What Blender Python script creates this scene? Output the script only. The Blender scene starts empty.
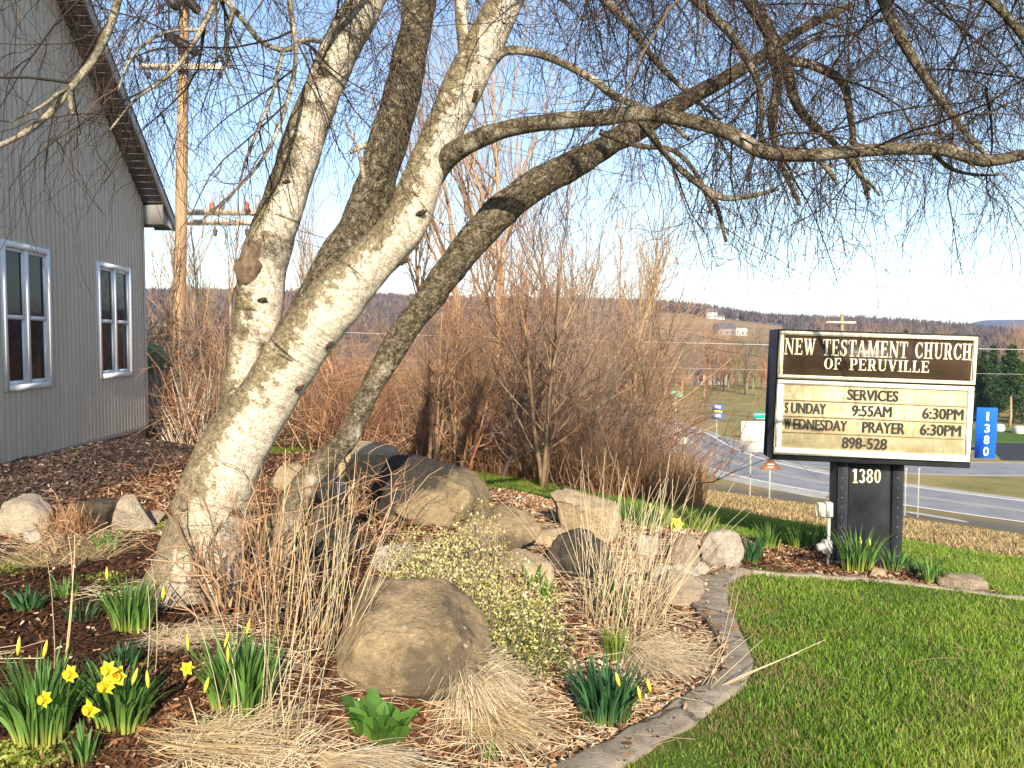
import bpy, math, random
import numpy as np
from mathutils import Vector, Matrix

C = bpy.context.scene.collection
SC = bpy.context.scene
R_ = math.radians

# ------------------------------------------------------------------ camera, sky, sun, exposure
ZC = 1.5                      # eye height (m)
FPX = 804.0                   # focal length in pixels of the 1024 px wide frame
PITCH = R_(-3.0)
cam_d = bpy.data.cameras.new('camera')
cam_d.sensor_width = 36.0
cam_d.lens = FPX / 1024 * 36.0
cam_d.clip_start = 0.05
cam_d.clip_end = 20000
cam = bpy.data.objects.new('camera', cam_d)
C.objects.link(cam)
cam.location = (0, 0, ZC)
cam.rotation_euler = (R_(90) + PITCH, 0, 0)
SC.camera = cam

SUN_ELEV = R_(26.0)
SUN_AZ = math.atan2(0.115, -1.0)            # direction towards the sun: low behind the viewer, almost along the gable wall
to_sun = Vector((math.sin(SUN_AZ) * math.cos(SUN_ELEV), math.cos(SUN_AZ) * math.cos(SUN_ELEV), math.sin(SUN_ELEV)))
world = bpy.data.worlds.new('World')
SC.world = world
world.use_nodes = True
wn = world.node_tree
bg = wn.nodes['Background']
sky = wn.nodes.new('ShaderNodeTexSky')
sky.sky_type = 'NISHITA'
sky.sun_disc = False
sky.sun_elevation = SUN_ELEV
sky.sun_rotation = SUN_AZ
sky.altitude = 300
sky.air_density = 1.0
sky.dust_density = 0.6
sky.ozone_density = 1.0
wn.links.new(sky.outputs[0], bg.inputs[0])
bg.inputs[1].default_value = 0.125
sun_d = bpy.data.lights.new('sun', 'SUN')
sun_d.energy = 4.7
sun_d.angle = R_(0.5)
sun_d.color = (1.0, 0.87, 0.68)
sun = bpy.data.objects.new('sun', sun_d)
C.objects.link(sun)
sun.rotation_euler = to_sun.to_track_quat('Z', 'Y').to_euler()
sun.location = (-3, -20, 15)
vs = SC.view_settings
vs.view_transform = 'Standard'
vs.look = 'None'
vs.exposure = 1.03
vs.gamma = 1.0
vs.use_curve_mapping = False
SC.cycles.max_bounces = 5
SC.cycles.diffuse_bounces = 3
SC.cycles.glossy_bounces = 2
SC.cycles.transmission_bounces = 2
SC.cycles.transparent_max_bounces = 4

# ------------------------------------------------------------------ numeric helpers
def sstep(a, b, x):
    t = np.clip((np.asarray(x, float) - a) / (b - a), 0, 1)
    return t * t * (3 - 2 * t)

def _hash(i, j, k):
    n = (i * 374761393 + j * 668265263 + k * 2147483647 + 1013904223) & 0xffffffff
    n = ((n ^ (n >> 13)) * 1274126177) & 0xffffffff
    n = n ^ (n >> 16)
    return (n & 0xffff) / 65535.0

def vnoise(p, scale=1.0, seed=0):
    p = np.asarray(p, float) * scale + seed * 17.31
    i = np.floor(p).astype(np.int64)
    f = p - i
    f = f * f * (3 - 2 * f)
    out = 0
    for a in (0, 1):
        wa = f[..., 0] if a else 1 - f[..., 0]
        for b in (0, 1):
            wb = f[..., 1] if b else 1 - f[..., 1]
            for c in (0, 1):
                wc = f[..., 2] if c else 1 - f[..., 2]
                out = out + wa * wb * wc * _hash(i[..., 0] + a, i[..., 1] + b, i[..., 2] + c)
    return out * 2 - 1

def fbm(p, scale=1.0, seed=0, oct=4):
    t, a = 0, 1.0
    for o in range(oct):
        t = t + a * vnoise(p, scale * 2 ** o, seed + o)
        a *= 0.5
    return t

def norm(v):
    return v / (np.linalg.norm(v, axis=-1, keepdims=True) + 1e-12)

def in_poly(x, y, poly):
    x = np.asarray(x, float); y = np.asarray(y, float)
    ins = np.zeros(x.shape, bool)
    n = len(poly)
    for i in range(n):
        x0, y0 = poly[i]; x1, y1 = poly[(i + 1) % n]
        c = ((y0 > y) != (y1 > y)) & (x < (x1 - x0) * (y - y0) / (y1 - y0 + 1e-12) + x0)
        ins ^= c
    return ins

def seg_dist(x, y, pts, closed=False):
    x = np.asarray(x, float); y = np.asarray(y, float)
    d = np.full(x.shape, 1e9)
    n = len(pts)
    for i in range(n if closed else n - 1):
        x0, y0 = pts[i]; x1, y1 = pts[(i + 1) % n]
        dx, dy = x1 - x0, y1 - y0
        t = np.clip(((x - x0) * dx + (y - y0) * dy) / (dx * dx + dy * dy + 1e-12), 0, 1)
        d = np.minimum(d, np.hypot(x - x0 - t * dx, y - y0 - t * dy))
    return d

# ------------------------------------------------------------------ the lie of the land
NX, NY = 0.694, 0.72
S_K = [-80, 0, 3.3, 6.2, 8.2, 12, 20, 46.5, 48.0, 49.0, 50.0, 400]
S_Z = [-1.0, -1.4, -1.5, -1.7, -1.95, -2.75, -4.3, -9.55, -9.95, -9.84, -9.8, -9.8]
CR_PX = [-900, 0, 250, 380, 480, 614, 690, 765, 894, 960, 1024, 1150, 1600]
CR_PY = [290, 284, 288, 291, 295, 296, 301, 311, 318, 323, 330, 336, 336]
mound_poly = None

def land(x, y, mound=True):
    x = np.asarray(x, float); y = np.asarray(y, float)
    s = NX * x + NY * y
    z = np.interp(s, S_K, S_Z)
    r = np.hypot(x, y)
    yy = np.maximum(y, 0.15 * r)
    px = np.clip(512 + FPX * x / yy, -900, 1600)
    cz = (342 - np.interp(px, CR_PX, CR_PY)) / FPX * 950 * np.clip(yy / (r + 1e-6), .2, 1) - 13
    hill = -9.8 + (cz + 9.8) * sstep(180, 1050, r)
    far = sstep(900, 990, px) * (342 - 320) / FPX * 4200 * .84
    hill = hill + (far - cz) * sstep(2600, 4200, r) - 25 * sstep(1050, 1500, r) * (1 - sstep(2600, 4200, r))
    w = sstep(110, 240, r)
    z = z * (1 - w) + hill * w
    if mound and mound_poly is not None:
        near = (r < 20)
        if np.any(near):
            d = np.zeros(x.shape)
            m = in_poly(x, y, mound_poly) & near
            if np.any(m):
                d[m] = seg_dist(x[m], y[m], mound_poly, True)
            z = z + 0.24 * sstep(0.02, 1.25, d) * sstep(2.0, 0.3, x)
        q = np.stack([x, y, 0 * x], -1)
        z = z + np.where(near, 0.02 * fbm(q, 1.6, 3, 3), 0) * sstep(60, 8, r)
    return z + ZC

cP, sP = math.cos(PITCH), math.sin(PITCH)
def ray(px, py):
    a = (px - 512) / FPX; b = (384 - py) / FPX
    return np.array([a, cP - b * sP, sP + b * cP])

def at(px, py, Y):
    d = ray(px, py)
    return np.array([0, 0, ZC]) + d * (Y / d[1])

def G(px, py, mound=True):
    d = ray(px, py)
    t = np.geomspace(1.0, 900, 6000)
    P = d[None, :] * t[:, None]
    h = land(P[:, 0], P[:, 1], mound)
    k = np.argmax(P[:, 2] + ZC < h)
    if k == 0:
        k = 1
    a0 = P[k - 1, 2] + ZC - h[k - 1]; a1 = P[k, 2] + ZC - h[k]
    f = a0 / (a0 - a1 + 1e-12)
    q = P[k - 1] + (P[k] - P[k - 1]) * f
    q[2] += ZC
    return q

def on(x, y, dz=0.0):
    return np.array([x, y, float(land(np.array([x]), np.array([y]))[0]) + dz])

# garden bed outline, read on the ground
_bed_px = [(440, 840), (548, 778), (606, 750), (648, 724), (692, 699), (727, 674), (728, 650), (712, 625), (700, 602), (712, 582), (735, 572),
           (790, 576), (850, 580), (920, 587), (985, 595), (1010, 598), (950, 582), (915, 570), (880, 560), (835, 547), (765, 541),
           (700, 533), (640, 524), (600, 511), (556, 503), (505, 497), (470, 482), (400, 464), (310, 460), (262, 462), (215, 450), (150, 446)]
bed = [tuple(G(a, b, False)[:2]) for a, b in _bed_px] + [(-5.6, 11.9), (-7, 11.9), (-7, 1.0), (-1.5, 1.0)]
mound_poly = bed
CURB_PX = [(410, 870), (500, 815), (572, 779), (624, 753), (664, 730), (704, 703), (735, 676), (736, 652), (720, 625), (708, 600), (716, 581), (738, 573)]
curb = [tuple(G(a, b, False)[:2]) for a, b in CURB_PX]
EDGE_PX = [(738, 573), (790, 577), (850, 581), (920, 588), (985, 597), (1060, 607)]
edge = [tuple(G(a, b, False)[:2]) for a, b in EDGE_PX]

# ------------------------------------------------------------------ mesh building
def mesh_obj(name, V, F, mat, parent=None, smooth=False, attrs=None):
    """F: list of index arrays (n x 3, n x 4 ...) or one array; V in world coordinates."""
    V = np.asarray(V, np.float32).reshape(-1, 3)
    if isinstance(F, np.ndarray):
        F = [F]
    F = [np.asarray(f, np.int32) for f in F if len(f)]
    if parent is not None:
        q = parent
        while q is not None:
            V = V - np.array(q.location, np.float32)[None, :]; q = q.parent
    me = bpy.data.meshes.new(name)
    me.vertices.add(len(V))
    me.vertices.foreach_set('co', V.ravel())
    loops = np.concatenate([f.ravel() for f in F])
    tot = np.concatenate([np.full(len(f), f.shape[1], np.int32) for f in F])
    start = np.concatenate([[0], np.cumsum(tot)[:-1]]).astype(np.int32)
    me.loops.add(len(loops))
    me.loops.foreach_set('vertex_index', loops)
    me.polygons.add(len(tot))
    me.polygons.foreach_set('loop_start', start)
    me.polygons.foreach_set('loop_total', tot)
    if smooth:
        me.polygons.foreach_set('use_smooth', np.ones(len(tot), bool))
    me.update(calc_edges=True)
    if attrs:
        for k, a in attrs.items():
            a = np.asarray(a, np.float32)
            if a.ndim == 1:
                me.attributes.new(k, 'FLOAT', 'POINT').data.foreach_set('value', a)
            else:
                me.attributes.new(k, 'FLOAT_VECTOR', 'POINT').data.foreach_set('vector', a.ravel())
    me.validate()
    if mat is not None:
        me.materials.append(mat)
    o = bpy.data.objects.new(name, me)
    C.objects.link(o)
    if parent is not None:
        o.parent = parent
    return o

class MB:
    def __init__(s):
        s.V = []; s.F = {}; s.A = {}; s.n = 0
    def add(s, V, F, **attrs):
        V = np.asarray(V, float).reshape(-1, 3)
        for f in (F if isinstance(F, list) else [F]):
            f = np.asarray(f, int)
            if f.size:
                s.F.setdefault(f.shape[1], []).append(f + s.n)
        for k, a in attrs.items():
            a = np.asarray(a, float)
            if a.ndim == 0:
                a = np.full(len(V), float(a))
            s.A.setdefault(k, []).append(a)
        s.V.append(V); s.n += len(V)
        return s
    def build(s, name, mat, parent=None, smooth=False):
        F = [np.concatenate(v) for v in s.F.values()]
        return mesh_obj(name, np.concatenate(s.V), F, mat, parent, smooth, {k: np.concatenate(v) for k, v in s.A.items()})
    def box(s, c, size, M=None, bevel=0.0):
        x, y, z = [d / 2 for d in size]
        b = min(bevel, x * .9, y * .9, z * .9)
        if b <= 0:
            V = np.array([(i * x, j * y, k * z) for i in (-1, 1) for j in (-1, 1) for k in (-1, 1)], float)
            F = np.array([(0, 1, 3, 2), (4, 6, 7, 5), (0, 4, 5, 1), (2, 3, 7, 6), (0, 2, 6, 4), (1, 5, 7, 3)])
            fs = [F]
        else:
            V = []; idx = {}
            for i in (-1, 1):
                for j in (-1, 1):
                    for k in (-1, 1):
                        for a in range(3):
                            e = [x - b, y - b, z - b]; e[a] += b
                            idx[(i, j, k, a)] = len(V); V.append((i * e[0], j * e[1], k * e[2]))
            V = np.array(V, float); q = []; t = []
            for a in range(3):
                o1, o2 = [d for d in range(3) if d != a]
                for sg in (-1, 1):
                    f = []
                    for (p, r) in ((-1, -1), (1, -1), (1, 1), (-1, 1)):
                        k = [0, 0, 0]; k[a] = sg; k[o1] = p; k[o2] = r
                        f.append(idx[(k[0], k[1], k[2], a)])
                    q.append(f)
                for p in (-1, 1):
                    for r in (-1, 1):
                        k1 = [0, 0, 0]; k1[o1] = p; k1[o2] = r; k1[a] = -1
                        k2 = list(k1); k2[a] = 1
                        q.append([idx[(*k1, o1)], idx[(*k2, o1)], idx[(*k2, o2)], idx[(*k1, o2)]])
            for i in (-1, 1):
                for j in (-1, 1):
                    for k in (-1, 1):
                        t.append([idx[(i, j, k, 0)], idx[(i, j, k, 1)], idx[(i, j, k, 2)]])
            fs = [np.array(q), np.array(t)]
        if M is not None:
            V = V @ np.array(M.to_3x3()).T
        return s.add(V + np.asarray(c, float), fs)

def tubes(P, R, sides=3, ref=None, rough=0.0, seed=0):
    """P: n x k x 3 polylines, R: n x k radii -> V, F, t (0..1 along), id"""
    P = np.asarray(P, float); R = np.asarray(R, float)
    n, k = P.shape[:2]
    T = np.empty_like(P)
    T[:, 1:-1] = P[:, 2:] - P[:, :-2]
    T[:, 0] = P[:, 1] - P[:, 0]; T[:, -1] = P[:, -1] - P[:, -2]
    T = norm(T)
    m = np.abs(T.mean(1))
    rf = np.zeros((n, 3)); rf[np.arange(n), np.argmin(m, 1)] = 1
    if ref is not None:
        rf[:] = ref
    rf = rf[:, None, :]
    A = norm(np.cross(T, np.broadcast_to(rf, T.shape)))
    B = np.cross(T, A)
    th = np.arange(sides) * 2 * np.pi / sides
    V = P[:, :, None, :] + R[:, :, None, None] * (np.cos(th)[None, None, :, None] * A[:, :, None, :] + np.sin(th)[None, None, :, None] * B[:, :, None, :])
    if rough:
        nn = fbm(V, 6, seed, 4)[..., None]
        V = P[:, :, None, :] + (V - P[:, :, None, :]) * (1 + rough * nn)
    base = (np.arange(n)[:, None, None] * k + np.arange(k - 1)[None, :, None]) * sides
    j = np.arange(sides)[None, None, :]; j2 = (j + 1) % sides
    F = np.stack([base + j, base + j2, base + sides + j2, base + sides + j], -1).reshape(-1, 4)
    t = np.broadcast_to(np.linspace(0, 1, k)[None, :, None], (n, k, sides)).ravel()
    idn = np.broadcast_to(np.arange(n)[:, None, None], (n, k, sides)).ravel()
    caps = []
    if sides > 4:
        for i in range(n):
            caps.append((i * k + k - 1) * sides + np.arange(sides))
            caps.append(i * k * sides + np.arange(sides)[::-1])
    return V.reshape(-1, 3), ([F, np.array(caps)] if caps else [F]), t, idn

def grow(P, R, m, tr, Lr, ang, rs, rng, droop=0.0, wob=0.25, k=6, cap=1.0, rmin=0.0, tip=0.35, bias=None):
    n, kp = P.shape[:2]
    L0 = np.linalg.norm(P[:, 1:] - P[:, :-1], axis=-1).sum(1)
    i = rng.choice(n, m, p=L0 / L0.sum())
    t = rng.uniform(tr[0], tr[1], m) * (kp - 1)
    i0 = np.minimum(t.astype(int), kp - 2); f = (t - i0)[:, None]
    p = P[i, i0] * (1 - f) + P[i, i0 + 1] * f
    r = R[i, i0] * (1 - f[:, 0]) + R[i, i0 + 1] * f[:, 0]
    tg = norm(P[i, i0 + 1] - P[i, i0])
    v = rng.normal(size=(m, 3))
    if bias is not None:
        v = v + np.asarray(bias)
    pp = norm(v - (v * tg).sum(-1, keepdims=True) * tg)
    a = rng.uniform(ang[0], ang[1], m)[:, None]
    d = np.cos(a) * tg + np.sin(a) * pp
    L = rng.uniform(Lr[0], Lr[1], m)
    st = (L / (k - 1))[:, None]
    Q = np.empty((m, k, 3)); Q[:, 0] = p
    for q in range(1, k):
        d = norm(d + droop * st * np.array([0, 0, -1.0]) + wob * rng.normal(size=(m, 3)) / math.sqrt(k))
        p = p + d * st
        Q[:, q] = p
    r0 = np.clip(r * rs, rmin, cap)
    RR = r0[:, None] * np.linspace(1, tip, k)[None, :]
    return Q, RR

def resample(pts, vals, n):
    pts = np.asarray(pts, float); vals = np.asarray(vals, float)
    m = len(pts)
    u = np.concatenate([[0], np.cumsum(np.linalg.norm(np.diff(pts, axis=0), axis=1))])
    q = np.linspace(0, u[-1], n)
    out = np.empty((n, 3))
    # smooth (Catmull-Rom via finite difference tangents)
    tg = np.gradient(pts, u, axis=0)
    i = np.clip(np.searchsorted(u, q, 'right') - 1, 0, m - 2)
    h = (u[i + 1] - u[i])[:, None]; t = ((q - u[i])[:, None]) / h
    out = ((2 * t**3 - 3 * t**2 + 1) * pts[i] + (t**3 - 2 * t**2 + t) * h * tg[i] + (-2 * t**3 + 3 * t**2) * pts[i + 1] + (t**3 - t**2) * h * tg[i + 1])
    return out, np.interp(q, u, vals)

def blades(base, az, L, W, bend, rng, k=4, tilt=None, curl=0.0, fold=0.0):
    """Leaf strips: base n x 3, az heading of the bend, L length, W width, bend total angle from vertical at tip."""
    n = len(base)
    az = np.asarray(az); L = np.asarray(L); W = np.asarray(W); bend = np.asarray(bend)
    t0 = np.zeros(n) if tilt is None else np.asarray(tilt)
    H = np.stack([np.cos(az), np.sin(az), 0 * az], -1)
    tw = az + np.pi / 2 + (curl * rng.normal(size=n) if curl else 0)
    Sd = np.stack([np.cos(tw), np.sin(tw), 0 * tw], -1)
    p = base.copy(); Pc = [p.copy()]
    st = L / (k - 1)
    for q in range(1, k):
        a = t0 + (bend - t0) * ((q - .5) / (k - 1)) ** 1.4
        p = p + (np.sin(a) * st)[:, None] * H + (np.cos(a) * st)[:, None] * np.array([0, 0, 1.0])
        Pc.append(p.copy())
    prof = np.array([0.75, 1.0, 0.85, 0.55, 0.3])[:k - 1] if k <= 6 else np.ones(k - 1)
    prof = np.interp(np.linspace(0, 1, k), [0, .35, .75, 1], [.7, 1, .75, .06])
    V = np.empty((n, k, 2, 3))
    for q in range(k):
        w = (W * prof[q] / 2)[:, None] * Sd
        V[:, q, 0] = Pc[q] - w; V[:, q, 1] = Pc[q] + w
    b = (np.arange(n)[:, None] * k + np.arange(k - 1)[None, :]) * 2
    F = np.stack([b, b + 1, b + 3, b + 2], -1).reshape(-1, 4)
    t = np.broadcast_to(np.linspace(0, 1, k)[None, :, None], (n, k, 2)).ravel()
    rn = np.repeat(rng.uniform(0, 1, n), k * 2)
    return V.reshape(-1, 3), F, t, rn

def ico(level):
    import bmesh
    bm = bmesh.new()
    bmesh.ops.create_icosphere(bm, subdivisions=level, radius=1.0)
    V = np.array([v.co for v in bm.verts]); F = np.array([[v.index for v in f.verts] for f in bm.faces])
    bm.free()
    return V, F

# ------------------------------------------------------------------ object bookkeeping
def tag(o, label=None, cat=None, group=None, kind=None):
    if label: o['label'] = label
    if cat: o['category'] = cat
    if group: o['group'] = group
    if kind: o['kind'] = kind
    return o

def thing(name, loc, label, cat, group=None):
    o = bpy.data.objects.new(name, None)
    o.empty_display_size = 0.1
    C.objects.link(o)
    o.location = [float(v) for v in loc]
    return tag(o, label, cat, group)

def dup(root, loc, rz=0.0, sc=1.0, label=None):
    def cp(o, par):
        c = o.copy(); C.objects.link(c)
        if par is not None: c.parent = par
        for ch in list(o.children): cp(ch, c)
        return c
    kids = list(root.children)
    r = root.copy(); C.objects.link(r)
    for ch in kids: cp(ch, r)
    r.location = [float(v) for v in loc]; r.rotation_euler = (0, 0, rz)
    r.scale = (sc, sc, sc) if np.isscalar(sc) else sc
    if label: r['label'] = label
    return r

# ------------------------------------------------------------------ materials
class NT:
    def __init__(s, name, rough=0.8, spec=0.3, metal=0.0):
        s.m = bpy.data.materials.new(name); s.m.use_nodes = True
        s.t = s.m.node_tree; s.b = s.t.nodes['Principled BSDF']
        s.b.inputs['Roughness'].default_value = rough
        s.b.inputs['Specular IOR Level'].default_value = spec
        s.b.inputs['Metallic'].default_value = metal
    def n(s, typ, **kw):
        x = s.t.nodes.new(typ)
        for k, v in kw.items(): setattr(x, k, v)
        return x
    def l(s, a, b): s.t.links.new(a, b)
    def coord(s, scale=(1, 1, 1), kind='Object'):
        tc = s.n('ShaderNodeTexCoord'); mp = s.n('ShaderNodeMapping')
        mp.inputs['Scale'].default_value = scale
        s.l(tc.outputs[kind], mp.inputs['Vector']); return mp.outputs[0]
    def attr(s, name, vec=False):
        a = s.n('ShaderNodeAttribute', attribute_name=name)
        return a.outputs['Vector'] if vec else a.outputs['Fac']
    def mapv(s, v, scale):
        mp = s.n('ShaderNodeMapping'); mp.inputs['Scale'].default_value = scale
        s.l(v, mp.inputs['Vector']); return mp.outputs[0]
    def noise(s, scale, detail=5, rough=.6, vec=None, out='Fac', dist=0.0):
        x = s.n('ShaderNodeTexNoise'); x.inputs['Scale'].default_value = scale
        x.inputs['Detail'].default_value = detail; x.inputs['Roughness'].default_value = rough
        x.inputs['Distortion'].default_value = dist
        if vec is not None: s.l(vec, x.inputs['Vector'])
        return x.outputs[out]
    def voro(s, scale, vec=None, out='Distance', feature='F1'):
        x = s.n('ShaderNodeTexVoronoi', feature=feature); x.inputs['Scale'].default_value = scale
        if vec is not None: s.l(vec, x.inputs['Vector'])
        return x.outputs[out]
    def ramp(s, fac, stops, interp='LINEAR'):
        x = s.n('ShaderNodeValToRGB'); e = x.color_ramp.elements; x.color_ramp.interpolation = interp
        while len(e) < len(stops): e.new(0.5)
        for el, (p, c) in zip(e, stops):
            el.position = p
            el.color = (c, c, c, 1) if np.isscalar(c) else (*c, 1)
        s.l(fac, x.inputs[0]); return x.outputs[0]
    def mix(s, fac, a, b, typ='MIX'):
        x = s.n('ShaderNodeMix', data_type='RGBA', blend_type=typ)
        if np.isscalar(fac): x.inputs[0].default_value = fac
        else: s.l(fac, x.inputs[0])
        for v, i in ((a, 6), (b, 7)):
            if isinstance(v, tuple): x.inputs[i].default_value = (*v, 1)
            else: s.l(v, x.inputs[i])
        return x.outputs[2]
    def math(s, op, a, b=None):
        x = s.n('ShaderNodeMath', operation=op)
        for v, i in ((a, 0), (b, 1)):
            if v is None: continue
            if np.isscalar(v): x.inputs[i].default_value = v
            else: s.l(v, x.inputs[i])
        return x.outputs[0]
    def color(s, c):
        if isinstance(c, tuple): s.b.inputs['Base Color'].default_value = (*c, 1)
        else: s.l(c, s.b.inputs['Base Color'])
        return s
    def bump(s, h, strength=.5, dist=.01):
        x = s.n('ShaderNodeBump'); x.inputs['Strength'].default_value = strength; x.inputs['Distance'].default_value = dist
        s.l(h, x.inputs['Height']); s.l(x.outputs[0], s.b.inputs['Normal']); return s
    def rough(s, f): s.l(f, s.b.inputs['Roughness']); return s
    def sss(s, w):   # thin leaf translucency
        tr = s.n('ShaderNodeBsdfTranslucent'); mx = s.n('ShaderNodeMixShader'); mx.inputs[0].default_value = w
        src = s.b.inputs['Base Color']
        if src.links: s.l(src.links[0].from_socket, tr.inputs[0])
        else: tr.inputs[0].default_value = src.default_value
        out = [x for x in s.t.nodes if x.type == 'OUTPUT_MATERIAL'][0]
        s.l(s.b.outputs[0], mx.inputs[1]); s.l(tr.outputs[0], mx.inputs[2]); s.l(mx.outputs[0], out.inputs[0]); return s

def plain(name, col, rough=.7, spec=.3, metal=0., var=.15, scale=8, bump=0.0, dirt=None):
    t = NT(name, rough, spec, metal)
    v = t.coord()
    nz = t.noise(scale, 6, .65, v)
    lo = tuple(c * (1 - var) for c in col); hi = tuple(min(1, c * (1 + var)) for c in col)
    c = t.ramp(nz, [(.3, lo), (.7, hi)])
    if dirt:
        n2 = t.noise(scale * .5, 8, .75, v)
        c = t.mix(t.ramp(n2, [(.52, 0.), (.72, 1.)]), c, dirt)
    t.color(c)
    if bump: t.bump(nz, bump, .005)
    return t.m

def leafmat(name, base, tip, var=.25, trans=.25, mid=None):
    t = NT(name, .55, .35)
    g = t.attr('t'); r = t.attr('rnd')
    st = [(0, base), (1, tip)] if mid is None else [(0, base), (.35, mid), (1, tip)]
    c = t.ramp(g, st)
    k = t.ramp(r, [(0, 1 - var), (1, 1 + var)])
    t.color(t.mix(1.0, c, k, 'MULTIPLY'))
    if trans: t.sss(trans)
    return t.m
# ================================================================== GROUND
rng = np.random.default_rng(7)
def ground_material():
    t = NT('ground_soil_and_turf', .95, .1)
    v = t.coord()
    n1 = t.noise(9, 8, .7, v); n2 = t.noise(60, 6, .7, v); n3 = t.noise(1.2, 5, .6, v); n4 = t.noise(.05, 6, .6, v)
    mul = t.ramp(n2, [(.32, (.016, .010, .007)), (.52, (.055, .028, .016)), (.72, (.15, .075, .04))])
    mul = t.mix(t.ramp(n3, [(.38, 0.), (.6, 1.)]), mul, t.ramp(n2, [(.3, (.035, .015, .008)), (.7, (.23, .105, .05))]))
    mul = t.mix(t.attr('dark'), mul, t.ramp(n2, [(.3, (.02, .013, .011)), (.7, (.085, .055, .043))]))  # mulch colour beside the wall carries the house's shade
    lawn = t.ramp(n1, [(.3, (.05, .085, .014)), (.55, (.09, .14, .022)), (.75, (.15, .15, .045))])
    dry = t.ramp(n1, [(.28, (.11, .075, .035)), (.55, (.25, .18, .08)), (.78, (.34, .27, .13))])
    dry = t.mix(t.ramp(n3, [(.45, 0.), (.65, .5)]), dry, (.09, .10, .03))
    woods = t.ramp(n4, [(.35, (.085, .065, .055)), (.65, (.16, .12, .085))])
    field = t.ramp(t.noise(.02, 5, .6, t.mapv(v, (1, 3, 1))), [(.35, (.24, .15, .075)), (.65, (.36, .25, .12))])
    val = t.ramp(t.noise(.12, 6, .65, v), [(.32, (.13, .14, .04)), (.55, (.27, .22, .09)), (.8, (.34, .25, .12))])
    c = t.mix(t.attr('valley'), woods, val)
    c = t.mix(t.attr('field'), c, field)
    c = t.mix(t.attr('dry'), c, dry)
    c = t.mix(t.attr('green'), c, (.075, .13, .022))
    c = t.mix(t.attr('lawn'), c, lawn)
    c = t.mix(t.attr('mulch'), c, mul)
    c = t.mix(t.attr('gravel'), c, t.ramp(n2, [(.3, (.045, .04, .036)), (.7, (.22, .2, .18))]))
    t.color(c); t.bump(n2, .7, .02)
    return t.m

azs = np.concatenate([np.arange(-180, -70, 3.0), np.arange(-70, -38, 1.0), np.arange(-38, 38, .2), np.arange(38, 70, 1.0), np.arange(70, 180, 3.0)]) * np.pi / 180
rs = np.concatenate([[.25, .5], .8 * 1.012 ** np.arange(0, 275), .8 * 1.012 ** 275 * 1.035 ** np.arange(0, 170)])
RR, AA = np.meshgrid(rs, azs, indexing='ij')
gx, gy = RR * np.sin(AA), RR * np.cos(AA)
gz = np.concatenate([land(a, b)[None] for a, b in zip(gx, gy)])
s_ = NX * gx + NY * gy; t_ = -NY * gx + NX * gy
q3 = np.stack([gx, gy, 0 * gx], -1)
wob = 0.09 * fbm(q3, 2.2, 5, 3)
inb = np.zeros(gx.shape)
nearm = RR < 20
db = np.zeros(gx.shape); db[nearm] = seg_dist(gx[nearm], gy[nearm], bed, True)
ib = in_poly(gx, gy, bed) & nearm
sd = np.where(ib, db, -db)
a_m = sstep(-.04, .04, sd + wob * .5) * nearm
lawn_edge = 8.6 + .35 * fbm(q3, .6, 9, 3)
a_l = sstep(.15, -.15, s_ - lawn_edge) * (RR < 45)
a_d = sstep(140, 110, RR) * sstep(52, 47.5, s_)
pxg = 512 + FPX * gx / np.maximum(gy, 1)
a_f = sstep(480, 520, RR) * sstep(880, 850, RR) * sstep(650, 662, pxg) * sstep(800, 780, pxg)
a_v = sstep(330, 250, RR)
a_g = sstep(76, 78, gy) * sstep(92, 89, gy) * sstep(36, 40, gx) * (RR < 130)
a_gr = (sstep(46.6, 47.6, s_ + wob * 4) * sstep(49.6, 49.0, s_)) * (RR < 90) * sstep(30, 24, t_)
house_shade = 1.0 - sstep(1.35, 1.7, (gx + 4.476 + .078 * gy) + wob)       # bark mulch along the house, darkened by house shade put into the colour
a_dk = house_shade * (gy > 4) * nearm
nr, na = gx.shape
i0 = (np.arange(nr - 1)[:, None] * na + np.arange(na)[None, :]); i1 = (np.arange(nr - 1)[:, None] * na + (np.arange(na)[None, :] + 1) % na)
Fg = np.stack([i0, i0 + na, i1 + na, i1], -1).reshape(-1, 4)
Vg = np.stack([gx, gy, gz], -1).reshape(-1, 3)
Vg = np.concatenate([Vg, [[0, 0, float(land(np.array([0.]), np.array([0.]))[0])]]])
cen = len(Vg) - 1
Fc = np.stack([np.arange(na), (np.arange(na) + 1) % na, np.full(na, cen)], -1)[:, ::-1]
AT = dict(mulch=a_m, lawn=a_l, dry=a_d, field=a_f, valley=a_v, green=a_g, gravel=a_gr, dark=a_dk)
g = mesh_obj('ground', Vg, [Fg[:, ::-1], Fc], ground_material(), None, True, {k: np.append(a.ravel(), 0) for k, a in AT.items()})
tag(g, kind='structure')
del Vg, Fg

# ------------------------------------------------------------------ roads
def path_pts(pts, n):
    p = np.array([[a, b, 0] for a, b in pts], float)
    return resample(p, np.zeros(len(p)), n)[0][:, :2]
def band(pts, o0, o1, dz, n=90, m=3):
    """strip between offsets o0 and o1 (positive to the right of travel)"""
    p = path_pts(pts, n)
    d = np.gradient(p, axis=0); d /= np.linalg.norm(d, axis=1, keepdims=True)
    nn = np.stack([d[:, 1], -d[:, 0]], -1)
    w = np.linspace(o0, o1, m)
    q = p[:, None, :] + nn[:, None, :] * w[None, :, None]
    z = land(q[..., 0], q[..., 1], False) + dz
    V = np.concatenate([q, z[..., None]], -1).reshape(-1, 3)
    b = np.arange(n - 1)[:, None] * m + np.arange(m - 1)[None, :]
    return V, np.stack([b, b + 1, b + m + 1, b + m], -1).reshape(-1, 4)
asph = plain('worn_asphalt', (.23, .23, .24), .85, .3, 0, .28, .7, 0, (.15, .15, .158))
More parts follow.
